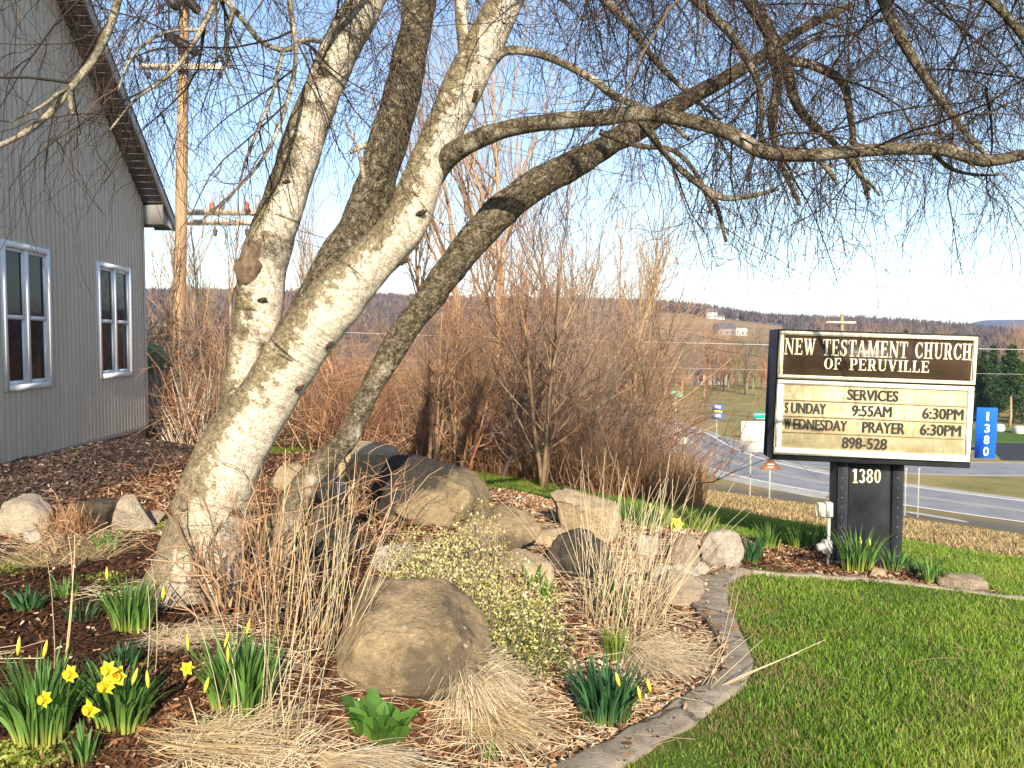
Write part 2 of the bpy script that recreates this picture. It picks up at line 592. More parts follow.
shoul = plain('pale_shoulder', (.38, .36, .33), .9, .2, 0, .25, 1.5, 0, (.22, .20, .18))
paint = plain('road_paint', (.74, .72, .66), .6, .3, 0, .15, 3, 0, (.35, .34, .33))
yel = plain('road_paint_yellow', (.50, .46, .34), .6, .3, 0, .1, 6)
def st(s, t): return (s * NX - t * NY, s * NY + t * NX)
A_ = [st(53.9, -60), st(53.9, -30), st(53.9, 0), (26.7, 49.3), (20.6, 57.5), (17.8, 66), (17.2, 75), (17.5, 86), (15, 102), (4, 120)]
B_ = [(75, 54), (56, 58.5), (39.5, 61.6), (31, 62.6), (24.5, 66.5), (20.5, 73), (18.5, 82)]
for nm, P, a, b, dz, mt in (('road', A_, -5.2, 4.4, .012, shoul), ('crossroad', B_, -3.6, 3.6, .008, shoul), ('road_surface', A_, -3.35, 3.35, .016, asph),
                            ('crossroad_surface', B_, -3.0, 3.0, .018, asph)):
    V, F = band(P, a, b, dz)
    tag(mesh_obj(nm, V, F[:, ::-1] if True else F, mt), kind='structure')
mk = MB()
for P, a, b in ((A_, -3.45, -3.2), (A_, 3.2, 3.42)):
    mk.add(*band(P, a, b, .024, 90, 2))
mk.build('road_edge_lines', paint)['kind'] = 'structure'
mk = MB(); mk.add(*band(A_, -.3, -.15, .024, 90, 2)); mk.add(*band(A_, .15, .3, .024, 90, 2))
mk.add(*band([(27, 58), (24, 61.0), (22.5, 64), (22.3, 68)], -.12, .12, .028, 30, 2))
mk.build('road_center_lines', yel)['kind'] = 'structure'
lot = [(40.6, 66.2), (62, 63.5), (64, 77), (46, 77.5)]
zz = [float(land(np.array([a]), np.array([b]))[0]) for a, b in lot]
tag(mesh_obj('driveway', [(a, b, max(zz) + .03) for (a, b), h in zip(lot, zz)], np.array([[0, 1, 2, 3]]), plain('dark_tar', (.035, .035, .038), .8, .3, 0, .2, .8)), kind='structure')

# ================================================================== FAR HILL WOODS (one mass)
def far_woods():
    n = 26000
    az_px = rng.uniform(-250, 1180, n)
    r = 290 + 770 * np.sqrt(rng.uniform(0, 1, n))
    az = np.arctan((az_px - 512) / FPX)
    keep = ~((az_px > 655 - 8) & (az_px < 786) & (r < 850))
    keep &= (r > 845) | (rng.uniform(0, 1, n) < .75)
    az, r = az[keep], r[keep]; n = len(r)
    x, y = r * np.sin(az), r * np.cos(az)
    b = np.stack([x, y, land(x, y) - .5], -1)
    h = rng.uniform(9, 16, n) * np.clip(r / 700, .55, 1) * (1 + .15 * vnoise(b, .012, 3)); w = h * rng.uniform(.2, .36, n)
    mb = MB(); k = 9
    # trunk slivers and upward fans of twigs
    fan = rng.uniform(-1, 1, (n, k)); hh = rng.uniform(.55, 1.0, (n, k)); ys = rng.uniform(-1, 1, (n, k))
    tip = b[:, None, :] + np.stack([fan * w[:, None], ys * w[:, None], hh * h[:, None] * (1 - .25 * fan ** 2)], -1)
    root = b[:, None, :] + np.stack([fan * w[:, None] * .12, ys * w[:, None] * .12, .22 * h[:, None] * rng.uniform(.4, 1.4, (n, k))], -1)
    side = np.stack([np.cos(az), -np.sin(az), 0 * az], -1)[:, None, :] * (h * .045)[:, None, None]
    mid = root * .45 + tip * .55
    V = np.stack([root - side * .25, root + side * .25, mid + side, tip, mid - side], 2).reshape(-1, 3)
    F = np.arange(n * k * 5).reshape(-1, 5)
    rn = np.repeat(rng.uniform(0, 1, n), k * 5)
    mb.add(V, F, rnd=rn)
    t = NT('winter_woods', .95, .1)
    t.color(t.ramp(t.attr('rnd'), [(0, (.055, .044, .048)), (.5, (.095, .074, .074)), (.88, (.16, .12, .10)), (.93, (.05, .07, .04)), (1, (.08, .10, .05))]))
    tag(mb.build('woods', t.m), 'bare purplish woods covering the far hillside', 'woods', kind='stuff')
far_woods()

# ------------------------------------------------------------------ farm buildings on the hill
white = plain('white_boards', (.52, .50, .47), .7, .2, 0, .05, 1)
slate = plain('roof_grey', (.12, .11, .12), .8, .2, 0, .1, 1)
dgl = plain('dark_pane', (.03, .035, .04), .2, .5, 0, .1, 1)
def gable(name, px, py, Y, w, d, h, rh, label, wall=white, roof=slate, az=0.0, cat='farmhouse'):
    p = at(px, py, Y); p[2] = float(land(p[:1], p[1:2])[0]) - .3
    o = thing(name, p, label, cat)
    m = Matrix.Rotation(az, 3, 'Z')
    def T(V): return (np.asarray(V, float) @ np.array(m).T) + p
    V = [(-w/2, -d/2, 0), (w/2, -d/2, 0), (w/2, d/2, 0), (-w/2, d/2, 0), (-w/2, -d/2, h), (w/2, -d/2, h), (w/2, d/2, h), (-w/2, d/2, h), (-w/2, 0, h + rh), (w/2, 0, h + rh)]
    mb = MB(); mb.add(T(V), [np.array([(0, 1, 5, 4), (2, 3, 7, 6)]), np.array([(3, 0, 4, 8, 7), (1, 2, 6, 9, 5)])])
    mb.build('wall', wall, o)
    e = .35; mb = MB(); sl = rh / (d / 2)
    for sg in (-1, 1):
        a = [(-w/2 - e, sg * (d/2 + e), h - e * sl + .05), (w/2 + e, sg * (d/2 + e), h - e * sl + .05), (w/2 + e, 0, h + rh + .05), (-w/2 - e, 0, h + rh + .05)]
        b = [(i, j, k + .25) for i, j, k in a]
        mb.add(T(a + b), np.array([(0, 1, 2, 3), (4, 5, 6, 7), (0, 1, 5, 4), (1, 2, 6, 5), (0, 3, 7, 4)]))
    mb.build('roof', roof, o)
    for i in range(max(2, int(w // 4))):
        xx = -w/2 + (i + .5) * w / max(2, int(w // 4))
        MB().add(T([(xx - .5, -d/2 - .05, 1.2), (xx + .5, -d/2 - .05, 1.2), (xx + .5, -d/2 - .05, 2.6), (xx - .5, -d/2 - .05, 2.6)]), np.array([(0, 1, 2, 3)])).build('window', dgl, o)
    return o
gable('farmhouse', 711, 318, 760, 10, 8, 6.5, 3.5, 'white farmhouse at the edge of the dark woods on the hill', cat='farmhouse')
gable('farm_shed', 719, 319, 765, 9, 7, 3, 2, 'low white shed beside the farmhouse below the hilltop woods', cat='shed')
gable('barn', 724, 333, 520, 12, 9, 4.5, 3.5, 'grey barn with dark roof on the lower hill field', plain('barn_boards', (.25, .24, .25), .8, .2, 0, .1, 1), slate, .2, 'barn')
gable('long_barn', 737, 334, 525, 11, 7, 3.4, 1.6, 'long white barn next to the grey barn on the lower field', white, plain('tin_roof', (.62, .62, .62), .5, .3, 0, .1, 1), 0, 'barn')
gable('cottage', 703, 371, 185, 9, 6, 3.0, 2.4, 'small pale house half hidden in the valley trees', plain('pale_boards', (.5, .45, .38), .8, .2, 0, .1, 1), slate, .3, 'house')

# ================================================================== CHURCH BUILDING (gable wall)
WX0, WSL = -4.476, -.078           # wall plane: x = WX0 + WSL * y
wdir = norm(np.array([WSL, 1.0, 0])); wnor = np.array([wdir[1], -wdir[0], 0])
YC, YR, YN = 11.83, 6.2, 0.57     # far corner, ridge, near corner
def rakez(y): return ZC + 2.02 + .757 * (5.63 - np.abs(y - YR))
def wp(y, out, z):                 # point on the wall at depth y, pushed out by "out"
    y = np.asarray(y, float)
    k = y
    return np.stack([WX0 + WSL * k + wnor[0] * out, k + wnor[1] * out, np.broadcast_to(z, np.shape(y)) + 0 * y], -1)
hb = thing('church_building', wp(YC, 0, 0) , 'grey ribbed-siding church building with gabled roof and white framed windows', 'building')
siding = NT('grey_siding', .55, .35)
_v = siding.coord()
siding.color(siding.mix(siding.ramp(siding.noise(3, 6, .7, siding.mapv(_v, (1, 1, .12))), [(.35, 0.), (.7, 1.)]), (.50, .425, .335), (.59, .515, .415)))
siding = siding.m
wtrim = plain('white_vinyl', (.78, .79, .80), .45, .4, 0, .04, 4)
wins = [(8.03, 8.99, 1.02, -.50), (10.22, 11.27, 1.02, -.47)]
ZB = ZC - 1.25
def siding_mesh():
    mb = MB(); pitch = .104
    ys = np.arange(YN, YC, pitch / 4); prof = [0, .016, .016, .016]
    prof = [.0, .0, .017, .017]
    y = []; o = []
    yy = YN
    while yy < YC - .01:
        for f, d in ((0, .024), (.58, .024), (.68, 0.0), (.90, 0.0)):
            if yy + f * pitch < YC: y.append(yy + f * pitch); o.append(d)
        yy += pitch
    y.append(YC); o.append(.024)
    y = np.array(y); o = np.array(o)
    for j in range(len(y) - 1):
        a, b = y[j], y[j + 1]; m = (a + b) / 2
        spans = [(ZB, None)]
        for (w0, w1, zt, zb) in wins:
            if w0 + .02 < m < w1 - .02: spans = [(ZB, zb + ZC + .02), (zt + ZC - .02, None)]
        for lo, hi in spans:
            za = rakez(a) if hi is None else hi; zb_ = rakez(b) if hi is None else hi
            mb.add([wp(a, o[j], lo), wp(b, o[j + 1], lo), wp(b, o[j + 1], zb_), wp(a, o[j], za)], np.array([(0, 1, 2, 3)]))
    return mb
siding_mesh().build('gable_wall', siding, hb)
# other three walls and the floor slab edge
bk = -9.0
mb = MB()
def wq(y, back, z): return wp(y, back, z)
for yy in (YC, YN):
    mb.add([wq(yy, .0, ZB), wq(yy, bk, ZB), wq(yy, bk, float(rakez(yy))), wq(yy, .0, float(rakez(yy)))], np.array([(0, 1, 2, 3)]))
mb.add([wq(YN, bk, ZB), wq(YC, bk, ZB), wq(YC, bk, float(rakez(YC))), wq(YR, bk, float(rakez(YR))), wq(YN, bk, float(rakez(YN)))], np.array([(0, 1, 2, 3, 4)]))
mb.build('side_wall', siding, hb)
conc = plain('foundation_concrete', (.36, .33, .30), .9, .2, 0, .2, 3, .3)
mb = MB()
mb.add([wp(YN, -.015, ZB - 1.2), wp(YC - .01, -.015, ZB - 1.2), wp(YC - .01, -.015, ZB + .02), wp(YN, -.015, ZB + .02), wp(YC - .01, bk, ZB - 1.2), wp(YC - .01, bk, ZB + .02)],
       np.array([(0, 1, 2, 3), (1, 4, 5, 2)]))
mb.build('foundation', conc, hb)
mb = MB(); mb.add([wp(YN, .03, ZB - .03), wp(YC, .03, ZB - .03), wp(YC, .03, ZB + .03), wp(YN, .03, ZB + .03), wp(YN, -.02, ZB + .03), wp(YC, -.02, ZB + .03)], np.array([(0, 1, 2, 3), (3, 2, 5, 4)]))
mb.build('base_trim', plain('base_flashing', (.12, .115, .11), .5, .4, 0, .1, 3), hb)
mb = MB()
for a, b, c, d in (((YC - .06, .02), (YC + .02, .02), (YC + .02, -.06), 0),):
    V = [wp(YC - .07, .03, ZB), wp(YC + .012, .03, ZB), wp(YC + .012, -.07, ZB)]
    V = V + [v + np.array([0, 0, float(rakez(YC)) - ZB - .05]) for v in V]
    mb.add(V, np.array([(0, 1, 4, 3), (1, 2, 5, 4)]))
mb.build('corner_trim', plain('corner_white', (.5, .5, .5), .5, .4, 0, .05, 3), hb)
# roof: eave overhang .42 beyond the corners, rake overhang .42 beyond the gable wall
OV, TH = .31, .13
ye0, ye1 = YN - .42, YC + .42
def slab(lo_out, hi_out, ya, yb, z0, z1, n=2):
    ys = np.linspace(ya, yb, n)
    V = []
    for y in ys:
        V += [wp(y, lo_out, float(rakez(y)) + z0), wp(y, hi_out, float(rakez(y)) + z0), wp(y, hi_out, float(rakez(y)) + z1), wp(y, lo_out, float(rakez(y)) + z1)]
    F = []
    for i in range(n - 1):
        a = i * 4
        for k in range(4): F.append((a + k, a + (k + 1) % 4, a + 4 + (k + 1) % 4, a + 4 + k))
    F += [(0, 1, 2, 3), (n * 4 - 4, n * 4 - 3, n * 4 - 2, n * 4 - 1)]
    return np.array(V), np.array(F)
mb = MB()
for ya, yb in ((ye0, YR), (YR, ye1)): mb.add(*slab(OV + .03, bk - .4, ya, yb, TH, TH + .05))
shing = plain('roof_shingles', (.07, .068, .072), .9, .2, 0, .25, 5, .3)
mb.build('roof', shing, hb)
# ribbed dark soffit under the rake: slats with gaps
mb = MB(); sp = .10
for ya, yb in ((ye0, YR), (YR, ye1)):
    y = ya
    while y < yb - .01:
        y1 = min(y + sp, yb)
        mb.add(*slab(.03, OV, y, y + (y1 - y) * .86, -.012, .01))
        mb.add(*slab(.03, OV, y + (y1 - y) * .86, y1, .006, .012))
        y = y1
mb.build('soffit', plain('soffit_grey', (.24, .24, .25), .6, .3, 0, .1, 4), hb)
mb = MB()
for ya, yb in ((ye0, YR), (YR, ye1)): mb.add(*slab(OV, OV + .028, ya, yb, -.03, TH + .06))
mb.build('rake_board', plain('rake_trim', (.42, .44, .46), .5, .4, 0, .05, 3), hb)
# eave return at the far corner
mb = MB()
zc = float(rakez(YC))
V0 = [wp(YC, .03, 0), wp(ye1, .03, 0), wp(ye1, OV - .002, 0), wp(YC, OV - .002, 0)]
zt = [zc - .03, float(rakez(ye1)) - .02, float(rakez(ye1)) - .02, zc - .02]
lo = float(rakez(ye1)) + .02
V = [np.array([v[0], v[1], lo]) for v in V0] + [np.array([v[0], v[1], z]) for v, z in zip(V0, zt)]
mb.add(V, np.array([(0, 1, 2, 3), (0, 3, 7, 4), (1, 2, 6, 5), (2, 3, 7, 6)]))
mb.build('eave_return', plain('return_grey', (.26, .26, .26), .5, .4, 0, .05, 3), hb)
mb = MB()
mb.add(*[np.array([wp(ye1, OV, lo), wp(ye1, bk, lo), wp(ye1 + .11, bk, lo + .02), wp(ye1 + .11, OV, lo + .02), wp(ye1, OV, lo + .13), wp(ye1, bk, lo + .13), wp(ye1 + .13, bk, lo + .13), wp(ye1 + .13, OV, lo + .13)]),
         np.array([(0, 1, 2, 3), (0, 1, 5, 4), (3, 2, 6, 7), (0, 3, 7, 4)])])
mb.build('gutter', wtrim, hb)
# windows: two double-hung units mulled side by side
glass = NT('window_glass', .05, .12); glass.color((.012, .014, .018)); glass = glass.m
blind = plain('blind_white', (.62, .62, .6), .8, .2, 0, .05, 3)
dark_room = plain('dark_room', (.02, .018, .018), .9, .1, 0, .2, 2)
for wi, (w0, w1, zt, zb) in enumerate(wins):
    zt += ZC; zb += ZC
    mbf = MB()
    def bar(mb, y0, y1, z0, z1, o0, o1):
        V = [wp(y, o, z) for y in (y0, y1) for o in (o0, o1) for z in (z0, z1)]
        mb.add(V, np.array([(0, 1, 3, 2), (4, 6, 7, 5), (0, 4, 5, 1), (2, 3, 7, 6), (0, 2, 6, 4), (1, 5, 7, 3)]))
    f = .06
    bar(mbf, w0, w0 + f, zb, zt, -.06, .045); bar(mbf, w1 - f, w1, zb, zt, -.06, .045)
    bar(mbf, w0 + f, w1 - f, zt - f, zt, -.06, .045); bar(mbf, w0 + f, w1 - f, zb, zb + .06, -.06, .05)
    mid = (w0 + w1) / 2
    bar(mbf, mid - .03, mid + .03, zb + .06, zt - f, -.06, .038)
    wo = mbf.build('window', wtrim, hb)
    zm = (zt + zb) / 2 - .01
    for a, b in ((w0 + f, mid - .03), (mid + .03, w1 - f)):
        ms = MB(); e = .03
        for (c, d, o) in ((zb + .06, zm + .015, -.004), (zm - .015, zt - f, .008)):
            bar(ms, a, a + e, c, d, o - .02, o + .012); bar(ms, b - e, b, c, d, o - .02, o + .012)
            bar(ms, a + e, b - e, c, c + .04, o - .02, o + .012); bar(ms, a + e, b - e, d - .035, d, o - .02, o + .012)
        so = ms.build('sash', wtrim, wo)
        mp = MB(); mp.add([wp(a + e, -.006, zb + .09), wp(b - e, -.006, zb + .09), wp(b - e, -.006, zm), wp(a + e, -.006, zm)], np.array([(0, 1, 2, 3)]))
        mp.add([wp(a + e, .004, zm), wp(b - e, .004, zm), wp(b - e, .004, zt - f - .03), wp(a + e, .004, zt - f - .03)], np.array([(0, 1, 2, 3)]))
        mp.build('pane', glass, wo)
# ================================================================== UTILITY POLES AND WIRES
wood = NT('pole_wood', .85, .2)
_v = wood.coord()
wood.color(wood.ramp(wood.noise(9, 6, .65, wood.mapv(_v, (1, 1, .06))), [(.3, (.26, .16, .09)), (.7, (.50, .34, .20))]))
wood = wood.m
palew = plain('weathered_wood', (.5, .44, .36), .85, .2, 0, .2, 5)
iron = plain('dark_iron', (.035, .035, .04), .5, .4, .3, .1, 5)
porc = plain('brown_porcelain', (.42, .085, .03), .35, .5, 0, .15, 8)
greyp = plain('grey_metal', (.36, .38, .40), .5, .4, .4, .1, 5)
def lathe(mb, c, prof, sides=10, M=None):
    n = len(prof); th = np.arange(sides) * 2 * np.pi / sides
    V = np.array([[(r * math.cos(a), r * math.sin(a), z) for a in th] for r, z in prof]).reshape(-1, 3)
    if M is not None: V = V @ np.array(M.to_3x3()).T
    b = np.arange(n - 1)[:, None] * sides + np.arange(sides)[None]; b2 = np.arange(n - 1)[:, None] * sides + (np.arange(sides)[None] + 1) % sides
    F = np.stack([b, b2, b2 + sides, b + sides], -1).reshape(-1, 4)
    caps = np.array([np.arange(sides)[::-1], (n - 1) * sides + np.arange(sides)])
    return mb.add(V + np.asarray(c, float), [F, caps])
def insul(c, name, par, mat, hang=False, s=1.0):
    mb = MB(); sg = -1 if hang else 1
    lathe(mb, c, [(.02 * s, 0), (.02 * s, sg * .08 * s), (.07 * s, sg * .1 * s), (.08 * s, sg * .15 * s), (.05 * s, sg * .17 * s), (.07 * s, sg * .2 * s), (.05 * s, sg * .27 * s), (.01, sg * .3 * s)], 8)
    return mb.build(name, mat, par, True)
def pole(px_top, py_top, px_b, Y, r, label, name='utility_pole'):
    top = at(px_top, py_top, Y); b = at(px_b, 400, Y); b[2] = float(land(b[:1], b[1:2])[0]) - .3
    o = thing(name, b + np.array([0, 0, .3]), label, 'utility pole')
    p, rr = resample([b, b * .5 + top * .5, top], [r, r * .88, r * .72], 12)
    V, F, t, _ = tubes(p[None], rr[None], 14); MB().add(V, F).build('shaft', wood, o, True)
    return o, b, top
def arm_at(o, px, py, Y, x0, x1, h=.12, dy=-.2, mat=palew, dz=0.0):
    a = at(x0, py, Y + dy); b = at(x1, py, Y + dy)
    c = (a + b) / 2; c[2] += dz
    MB().box(c, (b[0] - a[0], .1, h), None, .01).build('crossarm', mat, o)
    return a, b
P1, b1, t1 = pole(185, -40, 177, 24, .19, 'tall tan wooden utility pole standing just beyond the church building corner')
a, b = arm_at(P1, 0, 67, 24, 140, 222, .17, -.25)
for px in (141, 148, 217, 222): insul(at(px, 64, 23.75), 'insulator', P1, iron, False, .8)
for px in (149, 168, 220): insul(at(px, 69.5, 23.75), 'hanger', P1, iron, True, .9)
for (x0, y0, x1, y1) in ((167, 35, 197, 53), (176, -14, 198, 11), (168, -2, 178, 8)):
    A = at(x0, y0, 23.6); B = at(x1, y1, 23.6)
    V, F, _, _ = tubes(np.stack([A, A * .5 + B * .5, B])[None], np.array([[.13, .16, .13]]), 8); MB().add(V, F).build('cutout_switch', iron, P1, True)
for y0, x1 in ((40, 150), (47, 152), (4, 158), (11, 156)):
    A = at(x1, y0 + 3, 23.7); B = at(172, y0, 23.7)
    V, F, _, _ = tubes(np.stack([A, A * .5 + B * .5, B])[None], np.full((1, 3), .022), 5); MB().add(V, F).build('bracket', iron, P1, True)
    insul(A - np.array([0, 0, .1]), 'insulator', P1, porc, False, .6)
P2, b2, t2 = pole(279, 176, 277, 26, .15, 'shorter pale utility pole seen between the birch stems with a double crossarm')
for py in (212, 222): arm_at(P2, 0, py, 26, 183, 300, .15, -.22, palew); arm_at(P2, 0, py + 1, 26, 184, 299, .15, .22, palew)
for px in (212, 247): insul(at(px, 214, 25.6), 'orange_insulator', P2, porc, False, 1.3)
for px in (215, 247): insul(at(px, 226, 25.6), 'hanger', P2, iron, True, 1.1)
for px in (222, 258):
    mb = MB(); lathe(mb, at(px, 211, 26), [(.09, 0), (.09, .5), (.03, .52), (.03, .62)], 10); mb.build('arrester', greyp, P2, True)
P3, b3, t3 = pole(842, 314, 842, 82, .2, 'distant wooden pole with a crossarm rising behind the church sign')
arm_at(P3, 0, 322.5, 82, 826, 856, .22, -.25, palew)
P4, b4, t4 = pole(1015, 352, 1015, 98, .22, 'pale utility pole among the evergreens beyond the road')
MB().box(at(1013, 394, 97.6), (.7, .5, 1.0), None, .08).build('transformer', greyp, P4)
def wire(name, A, B, sag, r, mat, label, group=None):
    u = np.linspace(0, 1, 24)[:, None]
    p = A * (1 - u) + B * u; p[:, 2] -= sag * 4 * u[:, 0] * (1 - u[:, 0])
    V, F, _, _ = tubes(p[None], np.full((1, 24), r), 4)
    return tag(MB().add(V, F).build(name, mat, None, True), label, 'power line', group)
wl = plain('pale_cable', (.45, .43, .40), .6, .3, 0, .05, 1)
wire('cable', at(150, 325, 44), at(1240, 352, 44), .25, .02, wl, 'thick pale overhead cable passing behind the church sign', None)
wire('cable', at(150, 350, 60), at(1240, 376, 60), .4, .012, wl, 'lower thin pale cable crossing the valley trees', None)
for k, (y0, y1, Y) in enumerate(((286, 306, 70), (297, 309, 70), (307, 296, 75), (316, 303, 75), (262, 274, 66))):
    wire('power_line', at(640, y0, Y), at(1300, y1, Y), .35, .013, iron, 'thin dark power line crossing the pale sky above the hill', 'thin power lines over the valley')
for k, (ya, yb) in enumerate(((64, 100), (62, 90), (214, 246), (214, 258), (47, 70), (8, 20))):
    A = at((222, 141, 247, 212, 152, 158)[k], ya, 23.8); B = at(900, yb + 110, 60)
    wire('power_line', A, B, 1.2, .011, iron, 'thin dark wire strung from the poles beside the church building', 'wires from the tan utility poles')

# ================================================================== ROAD SIGNS
alu = plain('sign_back_aluminium', (.68, .66, .58), .5, .4, .2, .06, 4)
post = plain('galvanised_post', (.55, .54, .48), .6, .3, .3, .1, 5)
def sign_post(name, px, py_top, py_plate_b, Y, label, builder, w=.05, cat='road sign'):
    top = at(px, py_top, Y); g0 = np.array([top[0], top[1], float(land(top[:1], top[1:2])[0])])
    o = thing(name, g0, label, cat)
    MB().box((g0 + top) / 2 + np.array([0, 0, -.1]), (w, .04, top[2] - g0[2] + .2), None, .008).build('post', post, o)
    builder(o, top)
    return o
Ys = 32
def rect_back(o, top):
    a = at(741, 421, Ys); b = at(765, 452, Ys); c = (a + b) / 2; c[1] -= .045
    MB().box(c, (abs(b[0] - a[0]), .012, abs(a[2] - b[2])), None, .004).build('plate', alu, o)
    MB().box(c + np.array([0, -.02, -.18]), (abs(b[0] - a[0]), .03, .02)).build('brace', post, o)
sign_post('sign_back', 751, 423, 0, Ys, 'pale square back of a road sign on a thin post beside the church sign', rect_back)
Yt = 31
def tri_back(o, top):
    A = at(770, 457, Yt); B = at(758, 469.5, Yt); D = at(782, 469.5, Yt)
    V = [p + np.array([0, dy, 0]) for dy in (-.03, -.045) for p in (A, B, D)]
    MB().add(V, [np.array([(0, 1, 2), (3, 5, 4)]), np.array([(0, 1, 4, 3), (1, 2, 5, 4), (2, 0, 3, 5)])]).build('plate', plain('rusty_back', (.28, .13, .06), .7, .2, .2, .25, 6), o)
    for yy, ww in ((464.5, .28), (467.5, .24)):
        MB().box(at(770.5, yy, Yt - .06), (ww, .02, .06)).build('crossbar', alu, o)
sign_post('triangular_sign_back', 770, 458, 0, Yt, 'small brown triangular sign back on a pale post below the church sign', tri_back)
blue = plain('route_blue', (.03, .12, .45), .5, .3, 0, .05, 5); yelw = plain('route_yellow', (.75, .55, .06), .5, .3, 0, .05, 5); whites = plain('route_white', (.8, .8, .78), .5, .3, 0, .05, 5)
def plates(lst):
    def f(o, top):
        for (x0, y0, x1, y1, Y, m, nm) in lst:
            a = at(x0, y0, Y); b = at(x1, y1, Y); c = (a + b) / 2; c[1] -= .06
            MB().box(c, (abs(b[0] - a[0]), .02, abs(a[2] - b[2])), None, .005).build(nm, m, o)
    return f
sign_post('route_sign', 717, 404, 0, 80, 'small blue and yellow route markers stacked on one post by the junction', plates([(712, 404, 723, 410, 80, blue, 'route_plate'), (714, 410.2, 722, 412.8, 80, yelw, 'arrow_plate'), (712, 413, 723, 419, 80, blue, 'route_plate'),
            (714.5, 405.5, 720.5, 408.5, 79.95, whites, 'numeral_panel'), (714.5, 414.5, 720.5, 417.5, 79.95, whites, 'numeral_panel')]), .08)
grn = plain('guide_green', (.02, .42, .30), .5, .3, 0, .05, 5)
sign_post('guide_sign', 762, 413, 0, 78, 'bright green guide sign partly hidden by the church sign edge', plates([(753.5, 413, 776, 420, 78, grn, 'plate'), (755, 414.2, 775, 414.7, 77.96, whites, 'border'), (755, 418.4, 775, 418.9, 77.96, whites, 'border')]), .08)
sign_post('street_name_sign', 676, 390, 0, 62, 'faded green street sign showing through the thicket branches', plates([(671, 391, 682, 397, 62, plain('faded_green', (.2, .5, .32), .5, .3, 0, .1, 5), 'plate')]), .06)
sign_post('small_sign', 681, 427, 0, 30, 'small pale sign plates behind the thicket edge', plates([(676, 428, 684, 435, 30, alu, 'plate'), (673, 437, 687, 444, 30, alu, 'plate')]), .05)
for px in (906, 919): sign_post('marker_stake', px, 468, 0, 45, 'thin pale stake standing at the far road edge', lambda o, t: MB().box(t + np.array([0, -.035, -.06]), (.09, .02, .12), None, .004).build('reflector', alu, o), .05, 'stake')['group'] = 'stakes at the road edge'

# ------------------------------------------------------------------ the air over the valley
hz = MB(); zlo, zhi = -14.0, 150.0
hz.box((0, 0, (zlo + zhi) / 2), (15200, 15200, zhi - zlo))
hm = bpy.data.materials.new('valley_air'); hm.use_nodes = True; ht = hm.node_tree
for x_ in list(ht.nodes):
    if x_.type == 'BSDF_PRINCIPLED': ht.nodes.remove(x_)
pv = ht.nodes.new('ShaderNodeVolumePrincipled'); pv.inputs['Color'].default_value = (.36, .56, 1.0, 1); pv.inputs['Density'].default_value = .00013; pv.inputs['Anisotropy'].default_value = .0
ht.links.new(pv.outputs[0], [x_ for x_ in ht.nodes if x_.type == 'OUTPUT_MATERIAL'][0].inputs['Volume'])
tag(hz.build('haze', hm), 'thin pale haze filling the valley air', 'haze', None, 'stuff')
# ================================================================== CHURCH SIGN
SY = 6.0
U = SY / FPX / 4.55                        # metres per unit of the sign's own layout grid
so_ = at(778, 392.5, SY)                   # middle of the cabinet's near edge
YAW = R_(4.6); ROLL = R_(1.9)
base = on(at(867, 500, SY)[0], SY + .15)
sg = thing('church_sign', base, 'black church sign with brown name panel and cream letter board on a black pedestal', 'church sign')
Ms = Matrix.Rotation(-YAW, 3, 'Z') @ Matrix.Rotation(ROLL, 3, 'Y')
Msn = np.array(Ms)
LY0 = 325.0
def sp(u, v, d):                            # layout grid (u across, v down), d metres towards the viewer
    P = np.stack([(np.asarray(u, float) - 80) * U * .955 + 0 * np.asarray(v, float), -np.asarray(d, float) + 0 * np.asarray(v, float) + 0 * np.asarray(u, float), -(np.asarray(v, float) - LY0) * U + 0 * np.asarray(u, float)], -1)
    return P @ Msn.T + so_
def sbox(mb, u0, u1, v0, v1, d0, d1, bev=0.0):
    c = sp((u0 + u1) / 2, (v0 + v1) / 2, (d0 + d1) / 2)
    return mb.box(c, ((u1 - u0) * U * .955, abs(d1 - d0), (v1 - v0) * U), Ms, bev)
black = NT('black_painted_steel', .38, .5)
_v = black.coord()
black.color(black.mix(black.ramp(black.noise(40, 6, .7, _v), [(.68, 0.), (.74, 1.)]), black.ramp(black.noise(3, 6, .6, _v), [(.3, (.012, .012, .014)), (.7, (.026, .027, .03))]), (.12, .12, .12)))
black.rough(black.ramp(black.noise(6, 5, .6, _v), [(.3, .32), (.7, .55)]))
black = black.m
creamf = plain('cream_frame', (.76, .69, .48), .5, .35, 0, .10, 9, 0, (.46, .37, .20))
creamw = plain('pale_frame', (.82, .79, .66), .5, .35, 0, .05, 6, 0, (.60, .55, .38))
brown = plain('brown_panel', (.055, .034, .022), .35, .4, 0, .15, 5)
panelm = NT('cream_letter_board', .45, .4)
_v = panelm.coord()
_c = panelm.mix(panelm.ramp(panelm.noise(5, 7, .7, panelm.mapv(_v, (1, 1, 2.2))), [(.34, 0.), (.66, .9)]), (.66, .60, .40), (.40, .31, .16))
panelm.color(_c); panelm = panelm.m
mb = MB(); sbox(mb, 66, 982, 36, 634, -.28, 0, .006); mb.build('cabinet', black, sg)
mb = MB()
for a in ((72, 972, 44, 62), (72, 972, 242, 258), (72, 92, 62, 242), (954, 972, 62, 242)): sbox(mb, *a, .002, .028, .003)
mb.build('name_frame', creamf, sg)
mb = MB(); sbox(mb, 92.4, 953.6, 62.4, 241.6, .002, .012); mb.build('name_panel', brown, sg)
mb = MB()
for a in ((72, 972, 266, 286), (72, 972, 577, 606), (72, 103, 286, 577), (944, 972, 286, 577)): sbox(mb, *a, .002, .022, .004)
mb.build('board_frame', creamw, sg)
mb = MB(); sbox(mb, 103.4, 943.6, 286.4, 576.6, .002, .008); mb.build('letter_board', panelm, sg)
mb = MB()
